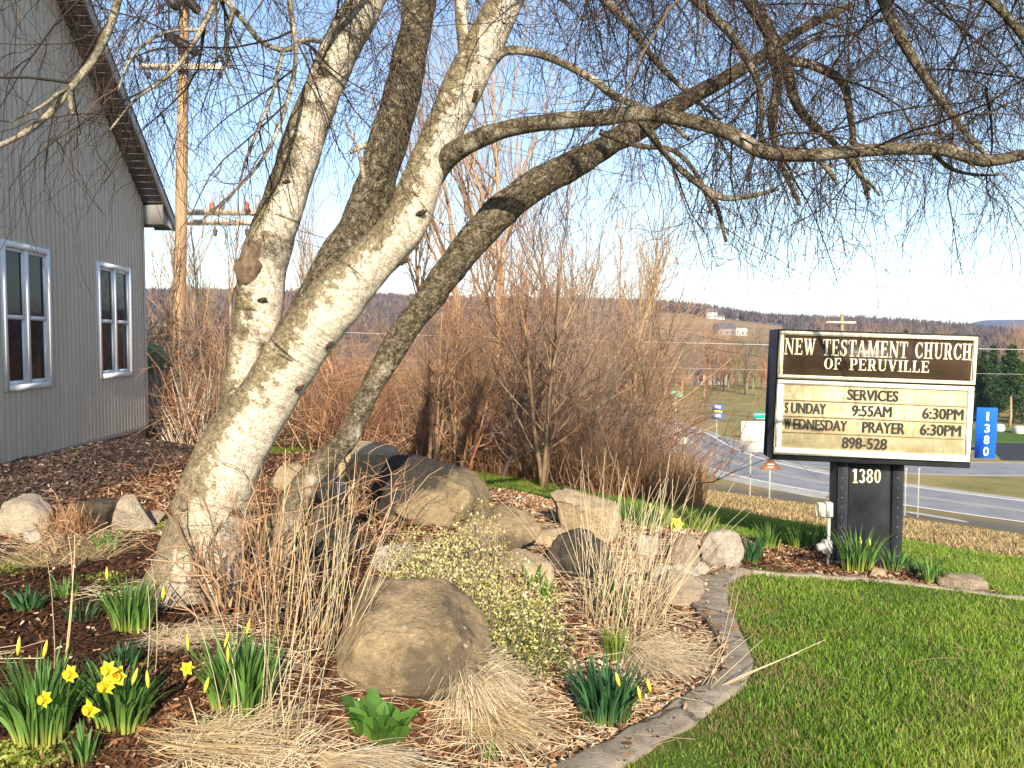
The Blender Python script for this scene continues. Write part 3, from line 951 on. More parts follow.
for v in (354, 427, 500): sbox(mb, 104, 943, v, v + 5, .0085, .017, .001)
mb.build('rail', plain('stained_rail', (.33, .24, .13), .6, .3, 0, .35, 25), sg)
mb = MB()
for i in range(1, 18):
    for r_i, v in enumerate((288, 360, 433, 506)):
        u = 103 + i * 46.7 + (r_i % 2) * 3
        if u < 940: sbox(mb, u, u + 1.6, v, v + 65, .0085, .0105)
mb.build('seam', plain('seam_tan', (.48, .41, .26), .7, .2, 0, .2, 30), sg)
mb = MB(); sbox(mb, 66, 982, 261, 264, .001, .01); mb.build('divider', black, sg)

def font_mesh(body, off=0.0):
    cu = bpy.data.curves.new('lettering', 'FONT'); cu.body = body; cu.size = 1; cu.resolution_u = 4; cu.offset = off; cu.extrude = .02
    ob = bpy.data.objects.new('lettering', cu); C.objects.link(ob)
    dg = bpy.context.evaluated_depsgraph_get(); dg.update()
    me = bpy.data.meshes.new_from_object(ob.evaluated_get(dg))
    V = np.array([v.co for v in me.vertices]); F = {}
    for p in me.polygons: F.setdefault(len(p.vertices), []).append(list(p.vertices))
    bpy.data.objects.remove(ob); bpy.data.curves.remove(cu); bpy.data.meshes.remove(me)
    return V, [np.array(f) for f in F.values()]
def fit(mb, body, u0, u1, v0, v1, mapf, d, off=0.0, th=.004):
    V, F = font_mesh(body, off)
    lo, hi = V.min(0), V.max(0)
    u = u0 + (V[:, 0] - lo[0]) / (hi[0] - lo[0]) * (u1 - u0)
    v = v1 - (V[:, 1] - lo[1]) / (hi[1] - lo[1]) * (v1 - v0)
    dd = d + (V[:, 2] - lo[2]) / (hi[2] - lo[2]) * th
    return mb.add(mapf(u, v, dd), F)
inkm = plain('black_letters', (.03, .026, .02), .5, .3, 0, .3, 30)
for name, body, u0, u1, v0, v1 in (('services_line', 'SERVICES', 399, 634, 298, 347), ('sunday_line', 'S', 113, 130, 368, 417), ('sunday_line', 'UNDAY', 142, 306, 368, 417), ('sunday_time', '9:55AM', 424, 608, 369, 419),
      ('sunday_evening_time', '6:30PM', 746, 934, 369, 419), ('wednesday_line', 'W', 113, 147, 441, 490), ('wednesday_line', 'EDNESDAY', 156, 408, 441, 490), ('prayer_line', 'PRAYER', 476, 672, 442, 492), ('wednesday_time', '6:30PM', 740, 927, 442, 493),
      ('number_line', '898-528', 386, 595, 516, 568)):
    mb = MB()
    for k_, (du_, dv_) in enumerate(((0, 0), (4.6, 0), (2.3, 1.2), (3.4, .6))): fit(mb, body, u0 + du_, u1 + du_ - 4.6, v0 + dv_, v1 + dv_ - 1.2, sp, .0088, 0.0, .0033 + .0003 * k_)
    mb.build(name, inkm, sg)

# slab-serif capitals for the name panel, built stroke by stroke
class Gly:
    def __init__(s): s.q = []; s.w = 1
    def quad(s, *p): s.q.append([p]); return s
    def rect(s, x0, x1, y0, y1): return s.quad((x0, y0), (x1, y0), (x1, y1), (x0, y1))
    def stem(s, x, w, y0=0, y1=1, sb=True, st=True, sw=.11):
        s.rect(x, x + w, y0, y1)
        if sb: s.rect(x - sw, x + w + sw, y0, y0 + .07)
        if st: s.rect(x - sw, x + w + sw, y1 - .07, y1)
        return s
    def diag(s, x0, y0, x1, y1, w): return s.quad((x0, y0), (x0 + w, y0), (x1 + w, y1), (x1, y1))
    def arc(s, cx, cy, rx, ry, wx, wy, a0, a1, n=14):
        a = np.linspace(R_(a0), R_(a1), n); strip = []
        for i in range(n - 1):
            p = []
            for b, o in ((a[i], 1), (a[i + 1], 1), (a[i + 1], 0), (a[i], 0)):
                p.append((cx + (rx - (0 if o else wx)) * math.cos(b), cy + (ry - (0 if o else wy)) * math.sin(b)))
            strip.append(tuple(p))
        s.q.append(strip); return s
def glyph(ch):
    g = Gly(); T = .20; t = .09
    if ch == 'I': g.stem(.11, T); g.w = .42
    elif ch == 'N': g.stem(.11, t, st=True); g.diag(.06, 1, .66, 0, .19); g.rect(.72, .81, 0, 1); g.rect(.62, .91, .93, 1); g.w = .92
    elif ch == 'E': g.stem(.1, T); g.rect(.3, .68, .92, 1); g.rect(.3, .72, 0, .08); g.rect(.3, .55, .47, .55); g.rect(.62, .68, .74, .92); g.rect(.66, .72, .08, .27); g.rect(.5, .55, .38, .64); g.w = .76
    elif ch == 'F': g.stem(.1, T); g.rect(.3, .68, .92, 1); g.rect(.3, .55, .47, .55); g.rect(.62, .68, .72, .92); g.rect(.5, .55, .38, .64); g.w = .72
    elif ch == 'L': g.stem(.1, T); g.rect(.3, .68, 0, .08); g.rect(.62, .68, .08, .3); g.w = .72
    elif ch == 'W': g.diag(.06, 1, .28, 0, .19); g.diag(.38, 0, .56, 1, .08); g.diag(.46, 1, .68, 0, .19); g.diag(.79, 0, .98, 1, .08); g.rect(0, .32, .93, 1); g.rect(.42, .72, .93, 1); g.rect(.9, 1.14, .93, 1); g.w = 1.14
    elif ch == 'T': g.stem(.28, T, st=False); g.rect(.02, .74, .92, 1); g.rect(.02, .08, .7, .92); g.rect(.68, .74, .7, .92); g.w = .76
    elif ch == 'S':
        g.arc(.34, .745, .30, .255, .19, .08, 30, 200); g.arc(.34, .745, .30, .29, .19, .16, 200, 262); g.arc(.31, .27, .32, .27, .2, .08, -160, 10); g.arc(.31, .27, .32, .305, .2, .16, 10, 82)
        g.rect(.55, .61, .68, 1); g.rect(.02, .08, 0, .34); g.w = .68
    elif ch == 'A': g.diag(.08, 0, .38, 1, .08); g.diag(.60, 0, .34, 1, .20); g.rect(.2, .62, .28, .36); g.rect(0, .26, 0, .07); g.rect(.5, .9, 0, .07); g.w = .9
    elif ch == 'M': g.rect(.12, .20, 0, 1); g.rect(.02, .32, 0, .07); g.rect(.02, .2, .93, 1); g.diag(.12, 1, .42, 0, .2); g.diag(.46, 0, .80, 1, .07); g.rect(.82, 1.02, 0, 1); g.rect(.73, 1.12, 0, .07); g.rect(.98, 1.12, .93, 1); g.w = 1.14
    elif ch == 'C': g.arc(.42, .5, .40, .5, .21, .075, 42, 318); g.rect(.66, .72, .64, .98); g.rect(.68, .73, .12, .34); g.w = .78
    elif ch == 'O': g.arc(.42, .5, .42, .5, .21, .075, 0, 360, 28); g.w = .86
    elif ch == 'H': g.stem(.1, T); g.stem(.56, T); g.rect(.3, .56, .46, .54); g.w = .88
    elif ch == 'U': g.rect(.1, .3, .3, 1); g.rect(0, .4, .93, 1); g.rect(.66, .74, .3, 1); g.rect(.56, .84, .93, 1); g.arc(.42, .31, .32, .31, .2, .08, 180, 270); g.arc(.42, .31, .32, .31, .09, .08, 270, 360); g.w = .86
    elif ch in 'PR':
        g.stem(.1, T); g.rect(.3, .45, .92, 1); g.rect(.3, .45, .44, .52); g.arc(.45, .72, .26, .28, .19, .08, -90, 90); g.w = .74
        if ch == 'R': g.diag(.56, 0, .4, .46, .2); g.rect(.74, .84, 0, .07); g.w = .84
    elif ch == 'V': g.diag(.08, 1, .34, 0, .2); g.diag(.42, 0, .66, 1, .08); g.rect(0, .36, .93, 1); g.rect(.56, .84, .93, 1); g.w = .84
    elif ch == '1': g.stem(.18, .22, st=False, sw=.12); g.quad((.04, .78), (.18, .86), (.18, 1), (.04, .86)); g.w = .56
    elif ch == '3': g.arc(.27, .74, .27, .26, .18, .09, -90, 160); g.arc(.27, .27, .30, .27, .2, .09, -160, 90); g.w = .62
    elif ch == '8': g.arc(.3, .75, .26, .25, .15, .08, 0, 360, 20); g.arc(.3, .27, .3, .27, .17, .09, 0, 360, 20); g.w = .66
    elif ch == '0': g.arc(.3, .5, .3, .5, .18, .08, 0, 360, 24); g.w = .64
    return g
def serif_word(mb, word, u0, u1, v0, v1, mapf, d, th=.006):
    gl = [glyph(c) for c in word]; gap = .07
    tot = sum(g.w for g in gl) + gap * (len(gl) - 1); sx = (u1 - u0) / tot; x = 0; e = 0
    for g in gl:
        for strip in g.q:
            e += 1; top = d + th + (e % 7) * .00025
            for q in strip:
                P = np.array(q, float)
                u = u0 + (x + P[:, 0]) * sx; v = v1 - P[:, 1] * (v1 - v0)
                ar = np.sum(u * np.roll(v, -1) - np.roll(u, -1) * v)
                if ar > 0: u, v = u[::-1], v[::-1]
                V = np.concatenate([mapf(u, v, np.full(4, top)), mapf(u, v, np.full(4, d))])
                mb.add(V, np.array([(0, 1, 2, 3), (0, 4, 5, 1), (1, 5, 6, 2), (2, 6, 7, 3), (3, 7, 4, 0)]))
        x += g.w + gap
letw = plain('cream_letters', (.85, .80, .60), .5, .3, 0, .05, 10)
for nm, wd, u0, u1, v0, v1 in (('name_word', 'NEW', 97, 240, 76, 150), ('name_word', 'TESTAMENT', 273, 662, 76, 150), ('name_word', 'CHURCH', 694, 950, 76, 149), ('name_word', 'OF', 284, 362, 159, 211), ('name_word', 'PERUVILLE', 400, 764, 159, 211)):
    mb = MB(); serif_word(mb, wd, u0, u1, v0, v1, sp, .0125, .004); mb.build(nm, letw, sg)
# pedestal
pc = at(868, 500, SY + .07); pc[1] = SY + .13; zg = float(land(pc[:1], pc[1:2])[0])
ptop = so_[2] - 140 * 0 - (640 - LY0) * U + .03
ztop = float(at(868, 459, SY + .06)[2]); wp_ = .535; dp = .2
def pbox(x0, x1, y0, y1, z0, z1, name, m, bev=.006):
    mb = MB(); mb.box(((x0 + x1) / 2 + pc[0], (y0 + y1) / 2 + pc[1], (z0 + z1) / 2), (x1 - x0, y1 - y0, z1 - z0), None, bev); return mb.build(name, m, sg)
pbox(-.155, .17, -.06, .06, zg - .2, ztop, 'pedestal_core', black)
pbox(-.245, -.157, -.075, .075, zg - .2, ztop - .002, 'pedestal_side', black)
pbox(.172, .265, -.075, .075, zg - .2, ztop - .004, 'pedestal_side', black)
pbox(-.29, .31, -.07, .07, ztop + .001, ztop + .02, 'mounting_plate', black)
def pm(u, v, d): return np.stack([u + pc[0], pc[1] - .06 - d + 0 * u, v * -1.0], -1)
zt_ = float(at(868, 469, SY + .07)[2]); zb__ = float(at(868, 483, SY + .07)[2])
xa = at(852, 475, SY + .07)[0] - pc[0]; xb = at(881, 475, SY + .07)[0] - pc[0]
mb = MB(); xx = xa; ww = (xb - xa)
serif_word(mb, '1380', xa, xb, -zt_, -zb__, pm, .001, .004); mb.build('street_number', letw, sg)
mb = MB()
for i in range(9):
    for x in (-.205, .22):
        lathe(mb, (pc[0] + x, pc[1] - .075, zg + .08 + i * .075), [(.004, -.002), (.003, .002)], 6, Matrix.Rotation(R_(90), 3, 'X'))
mb.build('rivet', greyp, sg)

# blue address plate fixed to the cabinet side on a small bracket
bp = at(986, 433, SY - .02); bo = thing('address_sign', bp, 'narrow vertical blue plate with white house number 1380 beside the church sign', 'address sign')
Mb = Matrix.Rotation(R_(-3), 3, 'Z') @ Matrix.Rotation(R_(1.2), 3, 'Y'); Mbn = np.array(Mb)
kk = SY / FPX
def bm_(u, v, d): return (np.stack([(u - 986) * kk, -d + 0 * u, -(v - 433.5) * kk], -1) @ Mbn.T) + bp
mb = MB(); mb.box(bp, (20.5 * kk, .004, 51 * kk), Mb, .001); mb.build('plate', plain('address_blue', (.01, .11, .62), .35, .4, 0, .05, 5), bo)
for ch, v0, v1 in (('1', 412.5, 421), ('3', 424.5, 433), ('8', 436, 444.5), ('0', 447.5, 456.5)):
    mb = MB(); fit(mb, ch, 986.6 - (1.1 if ch == '1' else 2.6), 986.6 + (1.1 if ch == '1' else 2.6), v0, v1, bm_, .0025, .015, .002); mb.build('numeral', plain('reflective_white', (.85, .87, .88), .4, .4, 0, .03, 5), bo)
for dz in (.1, -.12): MB().box(bp + np.array([-.075, .03, dz]), (.12, .025, .02), Mb, .003).build('bracket', black, bo)

# outdoor outlet boxes on a conduit
eb0 = at(823, 545, SY - .08); zc_ = float(land(eb0[:1], eb0[1:2])[0])
eo = thing('outlet_post', (eb0[0], eb0[1], zc_), 'grey outdoor outlet boxes on a short conduit beside the black pedestal', 'outlet post')
k6 = (SY - .08) / FPX
def eb(px0, px1, py0, py1, dep, name, m, dy=0.0):
    a = at(px0, py0, SY - .08 + dy); b = at(px1, py1, SY - .08 + dy)
    mb = MB(); mb.box((a + b) / 2, (abs(b[0] - a[0]), dep, abs(a[2] - b[2])), None, .006); return mb.build(name, m, eo)
gal = plain('galvanised_grey', (.50, .49, .45), .5, .4, .3, .12, 8, 0, (.35, .32, .26))
eb(824.5, 832, 502, 517, .05, 'outlet_box', gal); eb(816.5, 824.2, 503, 516.5, .06, 'outlet_cover', plain('beige_cover', (.46, .43, .33), .6, .3, 0, .1, 8))
eb(823, 831, 540, 553, .06, 'junction_box', gal)
mb = MB(); a = at(829, 515, SY - .07); lathe(mb, (a[0], a[1], zc_ - .1), [(.0125, 0), (.0125, a[2] - zc_ + .1)], 10); mb.build('conduit', gal, eo, True)
mb = MB(); a = at(821, 547, SY - .1); lathe(mb, a, [(.028, -.03), (.032, 0), (.028, .03)], 10, Matrix.Rotation(R_(80), 3, 'Y')); mb.build('hub', gal, eo, True)

# ================================================================== CONCRETE GARDEN EDGING
edgem = NT('curb_concrete', .9, .2)
_v = edgem.coord(); n1 = edgem.noise(14, 8, .7, _v); n2 = edgem.noise(90, 6, .75, _v); n3 = edgem.noise(3, 6, .7, _v)
_c = edgem.ramp(n1, [(.3, (.19, .155, .115)), (.7, (.43, .375, .29))])
_c = edgem.mix(edgem.ramp(n3, [(.46, 0.), (.64, .6)]), _c, (.17, .14, .10))
_c = edgem.mix(edgem.ramp(n2, [(.56, 0.), (.70, .5)]), _c, (.11, .09, .06))
_ck = edgem.ramp(edgem.voro(1.3, edgem.mix(.12, _v, edgem.noise(5, 4, .6, _v, 'Color')), 'Distance', 'DISTANCE_TO_EDGE'), [(.0, .15), (.012, 1.)])
_c = edgem.mix(_ck, (.06, .048, .035), _c)
edgem.color(_c); edgem.bump(edgem.math('ADD', n2, edgem.math('MULTIPLY', _ck, .6)), .8, .012); edgem = edgem.m
def curb_mesh(pts, wid, hgt, n, name, label, seed, lump=.011):
    p = path_pts(pts, n); d = np.gradient(p, axis=0); d /= np.linalg.norm(d, axis=1, keepdims=True); nn = np.stack([d[:, 1], -d[:, 0]], -1)
    w = np.interp(np.linspace(0, 1, n), np.linspace(0, 1, len(wid)), wid)
    prof = [(-.5, -.08), (-.5, .5), (-.47, .9), (-.38, 1.0), (0, 1.05), (.38, 1.0), (.47, .85), (.5, .45), (.5, -.08)]
    V = []
    for a, b in prof:
        q = p + nn * (w * a)[:, None]
        z = land(q[:, 0], q[:, 1], False) + hgt * b
        V.append(np.concatenate([q, z[:, None]], 1))
    V = np.stack(V, 1); m = len(prof)
    V += lump * np.stack([fbm(V, 5, seed, 3), fbm(V, 5, seed + 5, 3), .8 * fbm(V, 9, seed + 9, 3)], -1)
    b = np.arange(n - 1)[:, None] * m + np.arange(m - 1)[None]
    F = np.stack([b, b + m, b + m + 1, b + 1], -1).reshape(-1, 4)
    o = mesh_obj(name, V.reshape(-1, 3), [F, np.array([np.arange(m), ])], edgem, None, True)
    return tag(o, label, 'garden edging')
curb_mesh(curb, [.16, .16, .16, .15, .14, .13, .13, .15, .21, .24, .22, .12], .03, 160, 'curb', 'wide curving grey concrete edging between the lawn and the mulch bed', 11)
curb_mesh(edge, [.07, .065, .06, .06, .06], .03, 90, 'edging_strip', 'narrow straight pale edging in front of the church sign bed', 21)
# ================================================================== BIRCH TREE
rngT = np.random.default_rng(21)
def bark_material():
    t = NT('birch_bark', .8, .25)
    u = t.attr('tuv', True); dk = t.attr('dk')
    v = t.coord()
    a = t.noise(6, 8, .72, v); b = t.noise(38, 6, .7, v); pap = t.noise(1.0, 6, .7, t.mapv(u, (2.2, 48, 1)))
    f_ = t.noise(110, 5, .7, v)
    bb_ = t.math('ADD', t.math('MULTIPLY', b, .55), t.math('MULTIPLY', f_, .45))
    c0 = t.ramp(bb_, [(.30, (.17, .125, .08)), (.43, (.48, .40, .295)), (.53, (.73, .655, .53)), (.70, (.86, .81, .73))])
    c0 = t.mix(t.ramp(pap, [(.56, 0.), (.66, .55)]), c0, (.26, .19, .11))
    lich = t.ramp(bb_, [(.34, (.03, .024, .014)), (.47, (.13, .10, .052)), (.60, (.33, .275, .16)), (.7, (.52, .46, .32))])
    ge = t.n('ShaderNodeNewGeometry'); sx = t.n('ShaderNodeSeparateXYZ'); t.l(ge.outputs['Normal'], sx.inputs[0])
    side = t.math('ADD', t.math('MULTIPLY', sx.outputs[0], -.17), t.math('MULTIPLY', sx.outputs[2], .10))     # lichen crust keeps to one weather side
    a2 = t.noise(13, 6, .7, v)
    c1 = t.mix(t.ramp(t.math('ADD', t.math('ADD', t.math('MULTIPLY', a2, .55), t.math('MULTIPLY', a, .45)), t.math('ADD', side, t.math('MULTIPLY', b, .5))), [(.735, 0.), (.80, .95)]), c0, lich)
    dark = t.ramp(bb_, [(.38, (.018, .014, .009)), (.47, (.085, .066, .040)), (.55, (.235, .195, .125)), (.65, (.52, .47, .37))])
    k = t.ramp(t.math('ADD', dk, t.math('MULTIPLY', t.math('SUBTRACT', a, .5), 1.1)), [(.42, 0.), (.62, 1.)])
    c = t.mix(k, c1, dark)
    fis = t.noise(1.0, 6, .65, t.mapv(u, (1.8, 15, 1)), 'Fac', .9)
    c = t.mix(t.ramp(fis, [(.645, 0.), (.68, .9)]), c, (.03, .024, .018))
    # rough grey base plates near the ground
    gp = t.ramp(t.attr('hz'), [(.0, .85), (.16, .35), (.34, 0.)])
    c = t.mix(gp, c, t.ramp(b, [(.3, (.16, .125, .08)), (.7, (.52, .44, .32))]))
    t.color(c)
    hgt = t.math('ADD', t.math('MULTIPLY', b, .6), t.math('ADD', pap, t.math('MULTIPLY', k, t.math('MULTIPLY', b, 1.5))))
    t.bump(hgt, 1.0, .02)
    return t.m
bark = bark_material()
TB = G(205, 592)
birch = thing('birch_tree', TB, 'large leaning multi-stemmed white birch with bare weeping twigs in the mulch bed', 'tree')
K = FPX
def limb(pts, n, sides, name, dkf, rough=.10, flare=0.0, seed=0, par=None, mat=None):
    """pts: (px, py, width px, depth)"""
    P = [at(a, b, d) for a, b, w, d in pts]; R = [w * .5 * d / K for a, b, w, d in pts]
    p, r = resample(P, R, n)
    V, F, t, _ = tubes(p[None], r[None], sides, ref=(0, 1, 0), rough=0)
    Vr = V.reshape(n, sides, 3)
    ax = p[:, None, :]
    nn = .6 * fbm(Vr, 3.0, seed, 3)[..., None] + .6 * fbm(Vr, 11.0, seed + 3, 4)[..., None]
    Vr = ax + (Vr - ax) * (1 + rough * nn)
    if flare:
        zrel = (Vr[..., 2] - TB[2])
        ang = np.linspace(0, 2 * np.pi, sides, endpoint=False)[None, :]
        fl = np.clip(1 - zrel / .35, 0, 1) ** 2 * (flare + .16 * np.sin(ang * 5 + 1.0) + .1 * np.sin(ang * 3))
        Vr = ax + (Vr - ax) * (1 + fl[..., None])
    L = np.concatenate([[0], np.cumsum(np.linalg.norm(np.diff(p, axis=0), axis=1))])
    uv = np.zeros((n, sides, 3)); uv[..., 0] = np.abs(np.linspace(-1, 1, sides))[None] * r[:, None] * 3; uv[..., 1] = L[:, None]; uv[..., 2] = seed
    dk = np.broadcast_to(dkf(np.linspace(0, 1, n))[:, None], (n, sides))
    hz = np.clip((Vr[..., 2] - TB[2]) / 2.0, 0, 1)
    mb = MB(); mb.add(Vr.reshape(-1, 3), F, tuv=uv.reshape(-1, 3), dk=dk.ravel(), hz=hz.ravel())
    return p, r, mb
D0 = float(TB[1])
Mpts = [(196, 618, 88, D0), (197, 585, 84, D0), (202, 552, 78, D0), (212, 500, 72, D0 + .02), (232, 452, 63, D0 + .05), (262, 405, 58, D0 + .08), (300, 347, 56, D0 + .1), (344, 290, 54, D0 + .12), (389, 258, 46, D0 + .14), (405, 223, 44, D0 + .15), (427, 167, 38, D0 + .17),
        (446, 125, 37, D0 + .2), (469, 74, 37, D0 + .23), (492, 28, 36, D0 + .25), (508, -5, 34, D0 + .28), (545, -90, 28, D0 + .35), (600, -220, 20, D0 + .5)]
# smooth the steep middle of the stem
Mpts[8] = (372, 260, 48, D0 + .14)
Lpts = [(240, 470, 46, D0 + .22), (246, 420, 48, D0 + .25), (247, 380, 47, D0 + .27), (257, 318, 46, D0 + .3), (264, 262, 47, D0 + .32), (284, 200, 42, D0 + .34), (313, 115, 38, D0 + .38), (338, 55, 36, D0 + .42), (366, 2, 33, D0 + .46), (405, -80, 28, D0 + .55), (450, -200, 20, D0 + .7)]
Dpts = [(262, 395, 40, D0 + .2), (300, 332, 44, D0 + .26), (338, 268, 44, D0 + .3), (362, 223, 42, D0 + .33), (380, 167, 39, D0 + .36), (398, 111, 36, D0 + .4), (412, 45, 33, D0 + .44), (421, -5, 31, D0 + .48), (432, -90, 27, D0 + .55), (440, -200, 20, D0 + .65)]
Rpts = [(262, 600, 40, D0 + .18), (272, 560, 36, D0 + .2), (292, 506, 31, D0 + .25), (316, 470, 27, D0 + .3), (348, 437, 24, D0 + .35), (366, 398, 23, D0 + .4), (392, 350, 25, D0 + .45), (430, 297, 28, D0 + .5), (472, 243, 31, D0 + .55), (521, 194, 30, D0 + .6),
        (577, 163, 26, D0 + .65), (640, 127, 22, D0 + .7), (684, 101, 17, D0 + .75), (728, 77, 13, D0 + .8), (762, 56, 11, D0 + .85), (800, 30, 9, D0 + .9), (850, 5, 7, D0 + 1.0)]
cst = lambda c: (lambda u: np.full_like(u, c))
stems = []
pM, rM, mbM = limb(Mpts, 150, 44, 'stem', lambda u: np.interp(u, [0, .3, .5, .6, .72, .8, 1], [.30, .26, .30, .34, .3, .38, .5]), .10, .25, 1)
# flared foot plates
pL, rL, mbL = limb(Lpts, 120, 32, 'stem', lambda u: np.interp(u, [0, .3, .5, 1], [.44, .40, .40, .44]), .10, 0, 2)
pD, rD, mbD = limb(Dpts, 110, 32, 'stem', lambda u: np.interp(u, [0, .3, 1], [.55, .72, .74]), .16, 0, 3)
pR, rR, mbR = limb(Rpts, 150, 28, 'stem', lambda u: np.interp(u, [0, .2, .3, .42, .6, 1], [.6, .58, .60, .72, .7, .75]), .17, .1, 4)
for mb in (mbM, mbL, mbD, mbR): mb.build('stem', bark, birch, True)
# burl / cut scar on the back-left stem
iv, iF = ico(4)
bc = at(252, 264, D0 + .25); q = iv * np.array([.075, .085, .125]); q = q * (1 + .22 * fbm(iv, 2.2, 8, 4)[:, None])
q = q @ np.array(Matrix.Rotation(R_(16), 3, 'Y')).T
MB().add(q + bc, iF, tuv=iv, dk=1.0, hz=1.0).build('burl', plain('scar_wood', (.15, .105, .07), .9, .2, 0, .6, 26, .9, (.035, .026, .02)), birch, True)
knotm = plain('dark_knot', (.05, .036, .024), .9, .2, 0, .5, 40, .8)
for kx, ky, kw, kh, kd, rot in ((421, 213, .035, .012, .12, -20), (402, 262, .04, .014, .12, -25), (330, 345, .03, .012, .07, -35), (300, 388, .03, .010, .04, -30), (236, 512, .04, .012, 0, -12), (474, 96, .022, .03, .18, 20), (286, 182, .028, .01, .3, -15), (262, 300, .03, .011, .26, -10)):
    c_ = np.array([at(kx, ky, Y_) for Y_ in pM[:, 1]]); st_, sr_ = (pM, rM)
    if kx < 300 and ky < 320: c_ = np.array([at(kx, ky, Y_) for Y_ in pL[:, 1]]); st_, sr_ = (pL, rL)
    i_ = int(np.argmin(np.linalg.norm(c_ - st_, axis=1))); off = np.linalg.norm(c_[i_] - st_[i_]); dpt = math.sqrt(max(sr_[i_] ** 2 - min(off, sr_[i_] * .97) ** 2, 0))
    kc = at(kx, ky, st_[i_, 1] - dpt * .97); q = iv * np.array([kw * .8, .010, kh]); q = (q * (1 + .3 * fbm(iv, 3, int(kx), 3)[:, None])) @ np.array(Matrix.Rotation(R_(rot), 3, 'Y')).T
    MB().add(q + kc, iF).build('knot', knotm, birch, True)

limbs = []   # (P, R) arrays of 40 points for growing from
def add_limb(pts, name='branch', dk=.5, n=60, sides=12, rough=.12, seed=0, label=None, build=True):
    p, r, mb = limb(pts, n, sides, name, cst(dk), rough, 0, seed)
    if build: mb.build(name, bark, birch, True)
    limbs.append((resample(p, r, 40)))
    return p, r
d = D0
Hp = add_limb([(424, 186, 30, d + .19), (437, 168, 27, d + .17), (450, 155, 22, d + .13), (470, 143, 18.5, d + .07), (500, 131, 17, d), (550, 122, 16.5, d - .1), (600, 118, 16, d - .15), (640, 114, 15, d - .2), (690, 121, 14, d - .25), (725, 131, 14, d - .3), (765, 152, 14.5, d - .35), (810, 155, 13, d - .4), (850, 152, 12.5, d - .45),
          (890, 149, 12.5, d - .5), (945, 150, 12.5, d - .55), (985, 161, 11.5, d - .6), (1024, 155, 10.5, d - .65), (1100, 140, 8, d - .7), (1200, 150, 5, d - .75)], dk=.60, n=110, sides=18, seed=31)
add_limb([(490, 62, 13, d + .25), (503, 52, 9, d + .2), (530, 52, 8, d + .15), (560, 62, 8, d + .1), (590, 78, 7.5, d + .05), (622, 100, 7, d), (650, 110, 5, d - .05), (690, 140, 4, d - .1)], dk=.5, seed=32)
add_limb([(466, 80, 14, d + .24), (464, 50, 13, d + .3), (461, 15, 12, d + .36), (458, -30, 11, d + .4), (440, -120, 9, d + .5)], dk=.3, seed=33)
